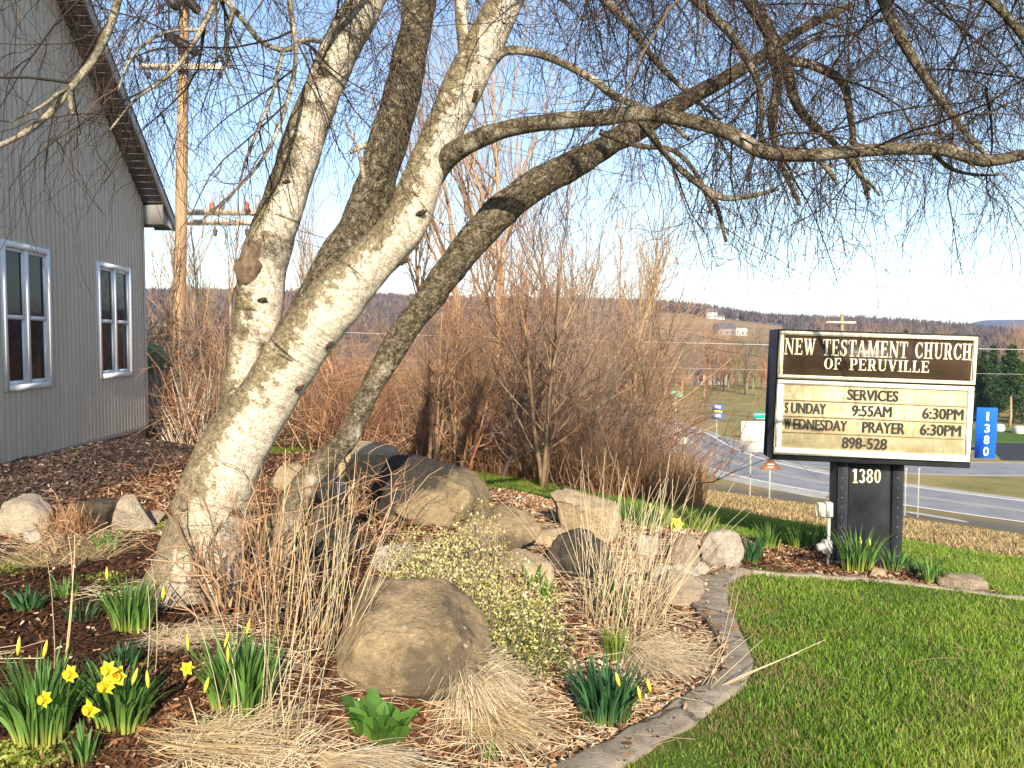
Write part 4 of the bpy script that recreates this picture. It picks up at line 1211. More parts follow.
# heavy drooping limbs at the upper right
for i, pts in enumerate(([(640, -160, 12, d + .6), (700, -70, 13, d + .7), (742, -10, 14, d + .8), (768, 30, 13, d + .85), (786, 70, 11, d + .9), (800, 110, 9, d + .95), (836, 145, 6, d + 1.0), (870, 190, 3, d + 1.0)],
          [(700, -220, 14, d + .5), (800, -130, 14, d + .5), (862, -55, 13, d + .45), (890, 15, 12, d + .4), (908, 50, 10, d + .35), (935, 92, 8, d + .3), (962, 128, 6, d + .3), (990, 160, 4, d + .3)],
          [(768, 40, 11, d + .85), (778, 80, 10, d + .8), (772, 120, 8, d + .75), (780, 160, 6, d + .7), (800, 205, 4, d + .7)],
          [(784, 60, 9, d + .9), (815, 66, 9, d + .9), (842, 82, 8, d + .85), (850, 112, 7, d + .8), (855, 150, 5, d + .8), (868, 200, 3, d + .8)],
          [(640, 120, 8, d + .1), (656, 142, 7.5, d + .1), (676, 165, 7, d + .1), (702, 186, 7, d + .1), (720, 197, 6, d + .1), (750, 196, 5, d + .1), (779, 189, 3, d + .1)],
          [(706, 188, 6, d + .1), (716, 205, 5, d + .1), (722, 225, 4, d + .1), (726, 242, 3, d + .1)],
          [(600, 132, 6, d + .5), (640, 146, 5, d + .45), (672, 150, 5, d + .4), (700, 180, 5, d + .35), (712, 215, 3, d + .3)],
          [(800, -160, 10, d + .2), (900, -80, 10, d + .1), (970, -20, 9, d), (1010, 20, 8, d - .05), (1050, 80, 6, d - .1), (1075, 140, 4, d - .1)],
          [(520, -60, 10, d + .5), (580, -20, 9, d + .6), (625, 20, 8, d + .65), (655, 60, 6, d + .7), (690, 95, 5, d + .75), (720, 120, 3, d + .8)],
          [(560, -100, 11, d + .3), (640, -50, 10, d + .35), (690, -5, 9, d + .4), (735, 40, 8, d + .45), (760, 90, 6, d + .5), (760, 150, 4, d + .5)],
          [(930, 150, 5, d - .5), (950, 168, 4, d - .5), (980, 175, 3, d - .5), (1005, 174, 2.5, d - .5)],
          [(850, 158, 5, d - .45), (858, 172, 4, d - .45), (872, 186, 3, d - .45), (880, 196, 2, d - .45)],
          [(815, 156, 6, d - .4), (830, 172, 5, d - .4), (838, 185, 3, d - .4)],
          # left side
          [(170, -120, 9, d - .9), (125, -30, 9, d - .9), (112, 20, 8.5, d - .9), (98, 52, 8, d - .9), (72, 86, 7.5, d - .92), (40, 122, 6.5, d - .95), (5, 143, 5.5, d - 1.0), (-60, 165, 4, d - 1.05)],
          [(72, 86, 4, d - .92), (60, 92, 4, d - .95), (45, 104, 3, d - 1.0), (10, 122, 2, d - 1.0)],
          [(70, 93, 5.5, d - .92), (71, 108, 4.5, d - .92), (73, 114, 3, d - .92)],
          [(240, -60, 6, d - .2), (220, -8, 6, d - .2), (205, 22, 5.5, d - .2), (186, 55, 5, d - .2), (165, 78, 4, d - .25), (135, 100, 3, d - .3), (110, 130, 2.2, d - .3)],
          [(198, 30, 4, d - .2), (176, 30, 3.5, d - .2), (150, 40, 3, d - .25), (130, 60, 2.5, d - .3), (118, 90, 2, d - .3)],
          [(205, -60, 7, d), (222, -5, 6.5, d), (232, 8, 6, d), (230, 25, 5, d), (226, 45, 4.5, d), (229, 68, 4, d)],
          [(222, -5, 6, d), (243, 20, 6, d), (262, 42, 5.5, d), (285, 50, 5, d + .1), (305, 40, 4.5, d + .2), (324, 42, 5, d + .3)],
          [(284, 50, 4, d + .1), (278, 70, 4, d), (272, 95, 3.5, d), (258, 130, 3, d), (246, 160, 2.5, d), (238, 190, 2, d)],
          [(303, 108, 8, d + .36), (309, 85, 8, d + .34), (320, 55, 7.5, d + .3), (334, 25, 7, d + .28), (352, -5, 7, d + .25), (390, -80, 6, d + .2)],
          [(366, 192, 8, d + .3), (358, 150, 3, d + .2), (345, 120, 2, d + .1)],
          [(300, -60, 7, d + .2), (290, 0, 6, d + .1), (296, 50, 5, d + .1), (285, 110, 4, d + .05), (262, 160, 3, d), (225, 200, 2.4, d), (200, 222, 2, d)])):
    add_limb(pts, dk=(.62 if i < 13 else .5), n=44, sides=9, seed=40 + i)
# stub with a broken end on the dark stem
add_limb([(368, 145, 6, d + .36), (358, 148, 5.5, d + .3), (351, 152, 5, d + .27)], dk=.3, n=8, sides=8, seed=90)

twm = NT('birch_twigs', .6, .3)
twm.color(twm.ramp(twm.attr('rnd'), [(0, (.010, .007, .006)), (.5, (.026, .016, .012)), (.85, (.075, .042, .03)), (1, (.20, .12, .08))])); twm = twm.m
brm = NT('birch_branchlets', .75, .25)
brm.color(brm.ramp(brm.attr('rnd'), [(0, (.014, .011, .009)), (.6, (.04, .03, .02)), (1, (.14, .10, .06))])); brm = brm.m
LP = np.stack([a for a, b in limbs]); LR = np.stack([b for a, b in limbs])
# hidden limbs above the frame that the pendulous twigs hang from
def overhead(n, x0, x1, y0, y1):
    px = rngT.uniform(x0, x1, n); py = rngT.uniform(y0, y1, n); dep = rngT.uniform(3.8, 6.4, n)
    P0 = np.array([at(a, b, c) for a, b, c in zip(px, py, dep)])
    az = rngT.uniform(0, 2 * np.pi, n)
    dirs = np.stack([np.cos(az), np.sin(az), rngT.uniform(-.5, .15, n)], -1); k = 10
    Q = np.empty((n, k, 3)); Q[:, 0] = P0; dd = norm(dirs); st = rngT.uniform(.6, 1.5, n)[:, None] / (k - 1)
    for q in range(1, k):
        dd = norm(dd + st * .9 * np.array([0, 0, -1.]) + .1 * rngT.normal(size=(n, 3)))
        Q[:, q] = Q[:, q - 1] + dd * st
    return Q, rngT.uniform(.005, .010, n)[:, None] * np.linspace(1, .35, k)[None]
segs = []
OV_ = [overhead(34, 640, 1060, -170, 40), overhead(34, 430, 720, -220, -10), overhead(20, 150, 430, -220, -20), overhead(12, -60, 170, -200, -30), overhead(18, 760, 1080, -60, 90)]
subs = 12
def cut10(P, R): # resample limb arrays to 10 points
    idx = np.linspace(0, P.shape[1] - 1, 10).round().astype(int); return P[:, idx], R[:, idx]
base_P = np.concatenate([cut10(LP[:, 6:], LR[:, 6:])[0]] + [a for a, b in OV_]); base_R = np.concatenate([cut10(LP[:, 6:], LR[:, 6:])[1]] + [b for a, b in OV_])
right = base_P[:, :, 0].mean(1) > .55
def addt(mb, P, R, sides, rng):
    V, F, t, i = tubes(P, R, sides); rr = rng.uniform(0, 1, len(P)); mb.add(V, F, rnd=rr[i])
def lowcut(P, R):   # the curtain of twigs ends at about head height
    ok = P[:, :, 2].min(1) > 1.66 + .34 * rngT.uniform(0, 1, len(P)) + .02 * np.abs(P[:, 0, 1] - 4)
    return P[ok], R[ok]
def lowfit(P, R):
    thr = 1.62 + .32 * rngT.uniform(0, 1, len(P)) ** 1.5 + .02 * np.abs(P[:, 0, 1] - 4); z0 = P[:, 0, 2]; zm = P[:, :, 2].min(1)
    f = np.clip((z0 - thr) / (z0 - zm + 1e-6), 0, 1); ok = f > .22
    return (P[:, :1] + (P - P[:, :1]) * f[:, None, None])[ok], R[ok]
mbB = MB(); mbT = MB(); mbT2 = MB()
for a, b in OV_: addt(mbB, a, b, 5, rngT)
for sel, nB, nC, nD in ((right, 380, 2000, 3000), (~right, 360, 1250, 2000)):
    P1b, R1b = grow(base_P[sel], base_R[sel], nB, (.1, 1.0), (.35, 1.0), (.4, 1.1), .55, rngT, .9, .35, 9, .0055, .0022)
    P1b, R1b = lowcut(P1b, R1b); addt(mbB, P1b, R1b, 4, rngT)
    P2b, R2b = grow(np.concatenate([P1b, cut10(base_P[sel], base_R[sel])[0][:, :9]]), np.concatenate([R1b, cut10(base_P[sel], base_R[sel])[1][:, :9]]), nC, (.1, 1.0), (.2, .62), (.4, 1.3), .6, rngT, 1.1, .7, 8, .0030, .0018, .5)
    P2b, R2b = lowfit(P2b, R2b); addt(mbT, P2b, R2b, 3, rngT)
    P3b, R3b = grow(P2b, R2b, nD, (.1, 1.0), (.08, .32), (.4, 1.2), .7, rngT, 1.2, .7, 5, .0018, .0013, .7)
    P4b, R4b = grow(np.concatenate([P1b, cut10(base_P[sel], base_R[sel])[0][:, :9]]), np.concatenate([R1b, cut10(base_P[sel], base_R[sel])[1][:, :9]]), 2000 if nD > 2500 else 750, (.1, 1.0), (.3, 1.0), (.3, 1.3), .5, rngT, 2.6, .75, 11, .0020, .0016, .6)
    P4b, R4b = lowfit(P4b, R4b); addt(mbT, P4b, R4b, 3, rngT)
    P3b, R3b = lowcut(P3b, R3b); addt(mbT2, P3b, R3b, 3, rngT)
# small twigs sprouting low on the trunk foot
mbB.build('branchlets', brm, birch, True)
mbT.build('crown', twm, birch, True); mbT2.build('fine_twigs', twm, birch, True)
for o in birch.children:
    if o.name.split('.')[0] in ('branchlets', 'crown', 'fine_twigs'): o['kind'] = 'stuff'

# ================================================================== ROCKS
def rockmat(name, lo, hi, spot=(.6, .58, .5), spot_at=.70, dark=None, dat=.55, lay=(1, 1, 1)):
    t = NT(name, .9, .2); v = t.coord(lay)
    a = t.noise(7, 8, .7, v); b = t.noise(45, 6, .7, v); c3 = t.noise(2.3, 6, .65, v)
    f_ = t.noise(140, 4, .7, v)
    c = t.ramp(t.math('ADD', t.math('MULTIPLY', a, .45), t.math('ADD', t.math('MULTIPLY', b, .3), t.math('MULTIPLY', f_, .25))), [(.38, lo), (.60, hi)])
    if dark: c = t.mix(t.ramp(c3, [(dat - .06, 0.), (dat + .08, .85)]), c, dark)
    c = t.mix(t.ramp(t.noise(16, 4, .6, v), [(spot_at - .02, 0.), (spot_at + .03, .8)]), c, spot)
    t.color(c); t.bump(t.math('ADD', t.math('ADD', a, t.math('MULTIPLY', f_, .35)), t.math('MULTIPLY', b, .7)), 1.0, .028)
    return t.m
rk_tan = rockmat('tan_stone', (.27, .20, .115), (.55, .44, .285), (.60, .55, .42), .72)
rk_grey = rockmat('grey_granite', (.28, .235, .185), (.60, .53, .43), (.70, .66, .58), .68)
rk_brown = rockmat('brown_lichen_stone', (.15, .11, .06), (.50, .375, .22), (.58, .54, .42), .68, (.085, .068, .045), .52)
rk_dark = rockmat('dark_stone', (.045, .038, .03), (.17, .14, .10), (.5, .48, .42), .72, (.02, .018, .016), .5)
rk_two = rockmat('weathered_shaded_boulder', (.12, .09, .05), (.40, .31, .18), (.62, .62, .58), .745, None, .50)
def blacken_top(m):      # black weathering crust over the crown, painted shade over the left end
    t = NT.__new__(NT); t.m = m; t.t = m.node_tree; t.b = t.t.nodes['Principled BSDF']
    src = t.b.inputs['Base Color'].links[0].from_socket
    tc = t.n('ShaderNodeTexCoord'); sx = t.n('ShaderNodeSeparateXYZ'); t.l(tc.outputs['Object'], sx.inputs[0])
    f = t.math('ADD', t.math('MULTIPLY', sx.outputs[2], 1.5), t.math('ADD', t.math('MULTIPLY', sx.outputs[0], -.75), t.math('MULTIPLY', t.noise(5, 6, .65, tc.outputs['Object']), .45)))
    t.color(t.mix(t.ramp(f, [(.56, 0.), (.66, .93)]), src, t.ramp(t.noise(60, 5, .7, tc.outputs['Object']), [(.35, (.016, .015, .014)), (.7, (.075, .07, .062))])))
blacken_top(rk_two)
rk_pink = rockmat('pinkish_stone', (.19, .145, .105), (.43, .345, .255), (.62, .55, .45), .72)
rk_white = rockmat('pale_stone', (.30, .24, .17), (.58, .51, .40), (.75, .72, .66), .7)
iv5, iF5 = ico(5); iv4, iF4 = ico(4)
def rock(px, py, wpx, hpx, mat, label, seed, depth=.8, cuts=7, cutr=(.62, .9), rz=0.0, tilt=0.0, skew=0.0, topflat=None, taper=0.0, sink=.42, cat='rock', group=None, name='rock', big=False, sq=.72, planes=None):
    g = G(px, py); Y = g[1] + .25 * wpx * g[1] / FPX
    w = wpx * Y / FPX; h = hpx * Y / FPX
    r = np.random.default_rng(seed)
    iv, iF = (iv5, iF5) if big else (iv4, iF4)
    V = np.sign(iv) * np.abs(iv) ** sq; V = V / np.max(np.linalg.norm(V, axis=1))
    for _ in range(cuts):
        nrm = norm(r.normal(size=3) * np.array([1, 1, .8])); dd = (r.uniform(*cutr) - .08) * np.max(V @ nrm)
        ov = np.maximum(V @ nrm - dd, 0); V = V - ov[:, None] * nrm * .98
    if topflat is not None: planes = list(planes or ()) + [(.06, -.2, 1, topflat + .22)]
    V = V * (1 + .09 * fbm(iv, 1.7, seed, 3) + .035 * fbm(iv, 5, seed + 4, 4))[:, None]
    for pl in (planes or ()):
        nrm = norm(np.array(pl[:3], float)); ov = np.maximum(V @ nrm - pl[3], 0); V = V - ov[:, None] * nrm * .97
    V = V + (.035 * fbm(iv, 3.1, seed + 8, 4) + .018 * np.abs(fbm(iv, 7, seed + 9, 3)))[:, None] * iv
    lo, hi = V.min(0), V.max(0); V = (V - (lo + hi) / 2) / (hi - lo)            # unit box
    V[:, 0] *= (1 - taper * (V[:, 2] + .5)); V[:, 0] += skew * (V[:, 2] + .5)
    hh = h * (1 + sink)
    V = V * np.array([w, w * depth, hh])
    M3 = Matrix.Rotation(rz, 3, 'Z') @ Matrix.Rotation(tilt, 3, 'Y'); V = V @ np.array(M3).T
    zg = g[2]
    V = V + np.array([g[0], Y, zg + hh / 2 - h * sink])
    V += .006 * w * fbm(V, 22, seed, 3)[:, None]
    o = mesh_obj(name, V - np.array([g[0], Y, zg]), iF, mat, None, True); o.location = (g[0], Y, zg)
    return tag(o, label, cat, group)
rock(411, 691, 168, 88, rk_brown, 'large flat-topped grey-brown lichen-speckled rock between the leafy shrub and the straw mop', 3, .8, 2, (.9, .98), 0, .05, -.03, None, .12, .12, sq=.55, big=True, planes=[(.10, -.45, 1, .46), (-1, -.3, .42, .66), (1, -.15, .75, .56), (.1, -1, .28, .62), (.55, -.8, .2, .66)])
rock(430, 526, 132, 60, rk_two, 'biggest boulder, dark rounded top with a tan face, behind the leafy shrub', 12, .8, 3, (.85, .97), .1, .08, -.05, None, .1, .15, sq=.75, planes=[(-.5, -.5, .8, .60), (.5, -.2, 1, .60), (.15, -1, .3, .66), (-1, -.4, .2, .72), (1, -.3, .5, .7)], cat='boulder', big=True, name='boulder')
rock(352, 492, 80, 46, rk_tan, 'flat-faced tan boulder tucked behind the biggest dark boulder', 5, .7, 7, (.6, .85), .3, 0, .1, .35, .1, .2, 'boulder', name='boulder')
rock(585, 540, 76, 44, rk_tan, 'squared tan block of stone behind the tall straw grass', 8, .55, 8, (.55, .75), .1, .08, 0, .3, .08, .15)
rock(725, 570, 46, 38, rk_grey, 'rounded pale grey rock at the corner of the garden edging', 15, .85, 3, (.85, .97), 0, 0, 0, None, .1, .12, sq=.9)
rock(686, 566, 32, 30, rk_pink, 'half-hidden pinkish rock just behind the rounded grey rock', 16, .8, 5, (.7, .9), .4)
rock(703, 576, 20, 13, rk_white, 'smallest pale stone lying at the head of the wide curb', 17, .8, 5)
rock(686, 583, 34, 18, rk_grey, 'flat grey stone beside the curb below the smallest pale stone', 18, .8, 6, (.6, .85), .2)
rock(682, 606, 46, 30, rk_pink, 'flat pinkish slab leaning along the wide curb', 19, .7, 7, (.55, .8), -.5, .25)
rock(664, 590, 34, 24, rk_grey, 'grey stone among straw between the tall grass and the curb', 20, .8, 6)
rock(578, 580, 66, 44, rk_dark, 'dark mossy wedge-shaped rock behind the green daffodil leaves', 22, .7, 7, (.5, .8), .3, -.35, .1)
rock(524, 584, 56, 28, rk_tan, 'low tan slab beside the leafy shrub under mulch', 23, .8, 8, (.5, .75), .2, .12, 0, .2)
rock(498, 553, 82, 40, rk_brown, 'brown slab leaning against the foot of the biggest boulder', 24, .7, 8, (.5, .8), -.2, .2, 0, .3)
rock(507, 527, 36, 16, rk_white, 'small pale flat rock beside the biggest boulder', 25, .7, 6, (.55, .8), 0, .25)
rock(548, 545, 44, 14, rk_tan, 'flat half-buried stone in front of the squared tan block', 28, .8, 6)
rock(18, 534, 54, 36, rk_white, 'pale lumpy rock at the house side with daffodils before it', 30, .8, 5, (.65, .9))
rock(131, 532, 48, 36, rk_white, 'pale pointed rock standing left of the birch foot', 31, .7, 7, (.55, .85), .2, .15, -.06, None, .35)
rock(88, 530, 58, 28, rk_dark, 'dark mossy low rock between the two pale rocks', 32, .8, 6)
rock(152, 525, 22, 14, rk_pink, 'small brownish stone between the pale pointed rock and the birch', 33, .8, 6)
rock(312, 572, 82, 68, rk_dark, 'large dark grey rock in shade right behind the birch stems', 34, .8, 6, (.6, .9), .2)
rock(330, 502, 30, 24, rk_white, 'small pale rock wedged beside the flat-faced tan boulder', 35, .8, 6)
rock(288, 490, 56, 24, rk_tan, 'mossy tan rock seen through the gap between the birch stems', 36, .8, 6)
rock(392, 572, 44, 26, rk_grey, 'grey stone low in the mulch before the biggest boulder', 37, .8, 6, (.55, .8))
rock(967, 590, 46, 13, rk_pink, 'low reddish-tan rock at the far end of the sign bed', 38, .8, 4)
rock(878, 577, 17, 8, rk_tan, 'tiny tan stone in front of the black pedestal', 39, .8, 5)
rock(858, 563, 14, 8, rk_white, 'tiny white stone against the black pedestal foot', 40, .8, 5)
rock(648, 556, 26, 20, rk_grey, 'grey round stone behind the tall straw stalks', 41, .8, 5)
rock(30, 452 + 90, 20, 10, rk_grey, 'small grey stone in the dry grass before the pale lumpy rock', 42, .8, 5)

# ================================================================== BARE TREES AND THICKET
def bare_tree(name, label, cat, group, base, h, r0, seed, tint, n1=14, n2=70, n3=260, n4=0, spread=(.35, .8), lean=(0, 0), stems=1, crown0=.3, twr=.0022, up=-.5, L1=(.3, .55)):
    r = np.random.default_rng(seed)
    o = thing(name, base, label, cat, group)
    base = np.asarray(base, float)
    Ps = []; Rs = []; k = 14
    for s in range(stems):
        az = r.uniform(0, 6.28); sp = 0 if stems == 1 else r.uniform(.04, .22)
        dirv = norm(np.array([math.cos(az) * sp + lean[0], math.sin(az) * sp + lean[1], 1.0])); p = base + np.array([math.cos(az), math.sin(az), 0]) * (0 if stems == 1 else r0 * 1.2) + np.array([0, 0, -.1]); L = h * r.uniform(.8, 1.0)
        P = [p]
        for q in range(1, k):
            dirv = norm(dirv + r.normal(size=3) * .07 + np.array([0, 0, .05])); P.append(P[-1] + dirv * L / (k - 1))
        Ps.append(P); Rs.append(r0 * np.linspace(1, .12, k) ** .8)
    P0, R0 = np.array(Ps), np.array(Rs)
    mt, mtw = tint
    mb = MB(); addt(mb, P0, R0, 8, r); mb.build('trunk', mt, o, True)
    P1_, R1_ = grow(P0, R0, n1, (crown0, .97), (h * L1[0], h * L1[1]), spread, .6, r, up * .5, .25, 9, r0 * .5, twr * 1.6)
    P2_, R2_ = grow(P1_, R1_, n2, (.12, 1), (h * .12, h * .28), (.35, .9), .6, r, up, .3, 7, .02, twr * 1.2)
    mb = MB(); addt(mb, P1_, R1_, 5, r); addt(mb, P2_, R2_, 4, r)
    b = mb.build('branches', mt, o, True)
    P3_, R3_ = grow(P2_, R2_, n3, (.1, 1), (h * .05, h * .16), (.3, .9), .7, r, up, .35, 5, .006, twr)
    mb = MB(); addt(mb, P3_, R3_, 3, r); mb.build('crown', mtw, o, True)
    return o
def twigmat(name, stops):
    t = NT(name, .85, .15); t.color(t.ramp(t.attr('rnd'), stops)); return t.m
tw_red = twigmat('reddish_twigs', [(0, (.15, .07, .04)), (.5, (.40, .20, .11)), (1, (.60, .39, .24))])
tw_brn = twigmat('brown_bark', [(0, (.15, .095, .055)), (1, (.46, .31, .19))])
tw_gry = twigmat('grey_brown_bark', [(0, (.13, .10, .078)), (1, (.38, .29, .215))])
tw_tan = twigmat('tan_bark', [(0, (.30, .21, .11)), (1, (.46, .34, .19))])
tw_mauve = twigmat('mauve_twigs', [(0, (.18, .115, .09)), (1, (.50, .36, .27))])
tw_olv = twigmat('olive_bark', [(0, (.11, .11, .055)), (1, (.26, .25, .15))])
def gxy(px, Y): # ground point under image column px at depth Y
    x = (px - 512) / FPX * Y; return np.array([x, Y, float(land(np.array([x]), np.array([Y]))[0])])
def tree_at(px, Y, top_py, r0, seed, tint, label, group=None, cat='bare tree', **kw):
    b = gxy(px, Y); h = at(px, top_py, Y)[2] - b[2]
    return bare_tree('bare_tree', label, cat, group, b, h, r0, seed, tint, **kw)
tree_at(470, 15.5, 40, .085, 101, (tw_brn, tw_mauve), 'tall reddish-brown bare tree with two close trunks behind the dark birch stem', stems=2, n1=24, n2=150, n3=560, spread=(.35, .8), up=-.7, crown0=.35, L1=(.25, .45))
tree_at(548, 16.5, 180, .06, 102, (tw_gry, tw_gry), 'dark bare tree with slanting trunk above the thicket', lean=(.12, 0), n1=20, n2=120, n3=520, spread=(.4, .9), crown0=.25)
tree_at(600, 18, 210, .06, 103, (tw_gry, tw_mauve), 'spreading grey bare tree left of the tan sapling', lean=(.1, 0), n1=20, n2=130, n3=560, spread=(.45, .9), crown0=.2)
tree_at(641, 21, 205, .075, 104, (tw_tan, tw_mauve), 'slim sunlit tan bare tree at the right end of the thicket', n1=24, n2=110, n3=380, spread=(.25, .55), up=-1.2, crown0=.3, L1=(.15, .32))
tree_at(612, 24, 215, .05, 105, (tw_tan, tw_mauve), 'slender pale bare tree just behind the spreading grey one', n1=18, n2=90, n3=300, spread=(.25, .5), up=-1.2, L1=(.15, .3))
tree_at(430, 19, 120, .06, 106, (tw_brn, tw_mauve), 'thin bare tree rising between the white birch stem and the dark stem', n1=20, n2=110, n3=400, spread=(.3, .6), up=-1.)
tree_at(508, 24, 150, .06, 107, (tw_brn, tw_mauve), 'thin bare tree crossing the sky under the long birch branch', n1=20, n2=110, n3=400, spread=(.3, .6), up=-1.)
for i, (px, Y, ty) in enumerate(((160, 20, 190), (200, 26, 170), (228, 21, 205), (300, 23, 195), (328, 27, 180), (345, 24, 215), (172, 29, 215), (212, 32, 215), (310, 31, 205))):
    tree_at(px, Y, ty, .05, 110 + i, (tw_tan if i in (4, 1) else tw_brn, tw_mauve), 'thin bare sapling in the brush beyond the church corner', 'saplings beyond the church corner', 'sapling', n1=14, n2=70, n3=230, spread=(.25, .6), up=-1., crown0=.2, L1=(.2, .35))
# thicket shrubs
def shrub(seed, h, w, nst, n2, n3, mats, dead=0.0):
    r = np.random.default_rng(seed); k = 8
    az = r.uniform(0, 6.28, nst); rad = w * .28 * np.sqrt(r.uniform(0, 1, nst))
    P0 = np.stack([rad * np.cos(az), rad * np.sin(az), 0 * az - .05], -1)
    az2 = az + r.normal(size=nst) * .5; sp = r.uniform(.05, 1.0, nst)
    dd = norm(np.stack([np.cos(az2) * sp, np.sin(az2) * sp, np.ones(nst)], -1)); st = (h * r.uniform(.55, 1.05, nst) / (k - 1))[:, None]
    Q = np.empty((nst, k, 3)); Q[:, 0] = P0
    for q in range(1, k):
        dd = norm(dd + .2 * r.normal(size=(nst, 3))); Q[:, q] = Q[:, q - 1] + dd * st
    R0 = r.uniform(.006, .013, nst)[:, None] * np.linspace(1, .3, k)[None]
    mb = MB(); addt(mb, Q, R0, 4, r)
    P2, R2 = grow(Q, R0, n2, (.2, 1), (h * .15, h * .45), (.4, 1.25), .6, r, -.1, .55, 6, .005, .0025)
    addt(mb, P2, R2, 3, r)
    P3, R3 = grow(P2, R2, n3, (.1, 1), (h * .06, h * .2), (.3, 1.1), .7, r, -.1, .45, 5, .003, .0018)
    mb2 = MB(); addt(mb2, P3, R3, 3, r)
    return mb, mb2
sh = []
for i, (h, w, mats, lab) in enumerate(((1.9, 1.8, (tw_red, tw_red), ''), (1.6, 2.0, (tw_red, tw_mauve), ''), (2.3, 2.0, (tw_brn, tw_mauve), ''), (1.3, 1.7, (tw_red, tw_red), ''), (1.7, 1.9, (tw_gry, tw_red), ''))):
    o = thing('bare_shrub', (0, 0, 0), 'leafless reddish-brown shrub tangled in the thicket', 'shrub', 'thicket shrubs')
    m1, m2 = shrub(200 + i, h, w, 24, 150, 620, mats); m1.build('stems', mats[0], o, True); m2.build('bare_twigs', mats[1], o, True); sh.append((o, h))  # second mesh is the thin leafless twigs
used = [False] * 5
def put(k, px, Y, hh, rz, label=None, group=None):
    o, h = sh[k]; p = gxy(px, Y); s = hh / h
    if not used[k]:
        o.location = p; o.rotation_euler = (0, 0, rz); o.scale = (s, s, s); used[k] = True; r = o
    else: r = dup(o, p, rz, s)
    if label: r['label'] = label
    if group: r['group'] = group
    return r
for i in range(26):     # taller arching saplings woven through the thicket
    rq = np.random.default_rng(700 + i); px = rq.uniform(395, 668); Y = rq.uniform(9.6, 16)
    if NX * (px - 512) / FPX * Y + NY * Y < 7.6: Y = 11.5
    ty = rq.uniform(215, 345) if px < 640 else rq.uniform(300, 400)
    tree_at(px, Y, ty, rq.uniform(.018, .035), 730 + i, ((tw_red, tw_red), (tw_gry, tw_mauve), (tw_brn, tw_red), (tw_brn, tw_mauve))[i % 4], 'slender leafless sapling arching out of the thicket', 'thicket saplings', 'sapling', lean=(rq.uniform(-.1, .45), rq.uniform(-.2, .2)), n1=20, n2=90, n3=300, spread=(.35, 1.0), crown0=.08, up=-.3, stems=rq.integers(1, 4))
rs_ = np.random.default_rng(55)
for i in range(44):
    px = rs_.uniform(385, 700); Y = rs_.uniform(9.0, 17.5)
    if px > 640: Y = max(Y, 10.5)
    s = NX * (px - 512) / FPX * Y + NY * Y
    if s < 7.5 or s > 15: continue
    top = np.interp(px, [385, 450, 560, 640, 690, 705], [325, 300, 300, 330, 400, 440]) + rs_.uniform(-10, 130)
    b = gxy(px, Y); hh = max(.5, at(px, top, Y)[2] - b[2])
    put(rs_.integers(5), px, Y, min(hh, 3.0), rs_.uniform(0, 6.28))
for i in range(34):
    px = rs_.uniform(150, 385); Y = rs_.uniform(12.5, 20)
    top = rs_.uniform(270, 370); b = gxy(px, Y); hh = at(px, top, Y)[2] - b[2]
    put(rs_.integers(5), px, Y, min(max(hh, .6), 2.8), rs_.uniform(0, 6.28), 'leafless brown shrub in the brush beyond the church corner', 'brush beyond the church corner')
# dry cane stand near the corner
r = np.random.default_rng(77); o = thing('cane_clump', gxy(185, 12.6), 'fan of pale leaning dry canes beside the church corner', 'canes')
n = 46; b0 = gxy(185, 12.6) + np.stack([r.uniform(-.35, .35, n), r.uniform(-.2, .2, n), np.zeros(n)], -1)
tp = b0 + np.stack([(b0[:, 0] - b0[:, 0].mean()) * 1.2 + r.normal(size=n) * .28, r.normal(size=n) * .15, r.uniform(.6, 1.35, n)], -1)
mb = MB(); addt(mb, np.stack([b0, (b0 + tp) / 2 + r.normal(size=(n, 3)) * .02, tp], 1), np.full((n, 3), .008) * np.array([1, .9, .5]), 4, r); mb.build('canes', twigmat('pale_canes', [(0, (.42, .36, .28)), (1, (.7, .63, .52))]), o, True)
# green rounded cart behind the corner
gp = gxy(150, 14.5); o = thing('garden_cart', gp + np.array([0, 0, 0]), 'rounded green plastic bin peeking out past the church corner', 'bin')
gz_ = at(150, 358, 14.5)[2]; q = iv4 * np.array([.27, .25, .31]); q[:, 2] = np.clip(q[:, 2], -.27, .24) + .02 * fbm(iv4, 3, 1, 2)
MB().add(q + np.array([gp[0], gp[1], gz_]), iF4).build('tub', plain('green_plastic', (.04, .30, .12), .5, .4, 0, .3, 8), o, True)
mb = MB()
for sx in (-.15, .15):
    for sy in (-.12, .12): mb.box((gp[0] + sx, gp[1] + sy, (gp[2] + gz_ - .2) / 2), (.035, .035, max(.1, gz_ - .2 - gp[2])))
mb.build('legs', greyp, o)

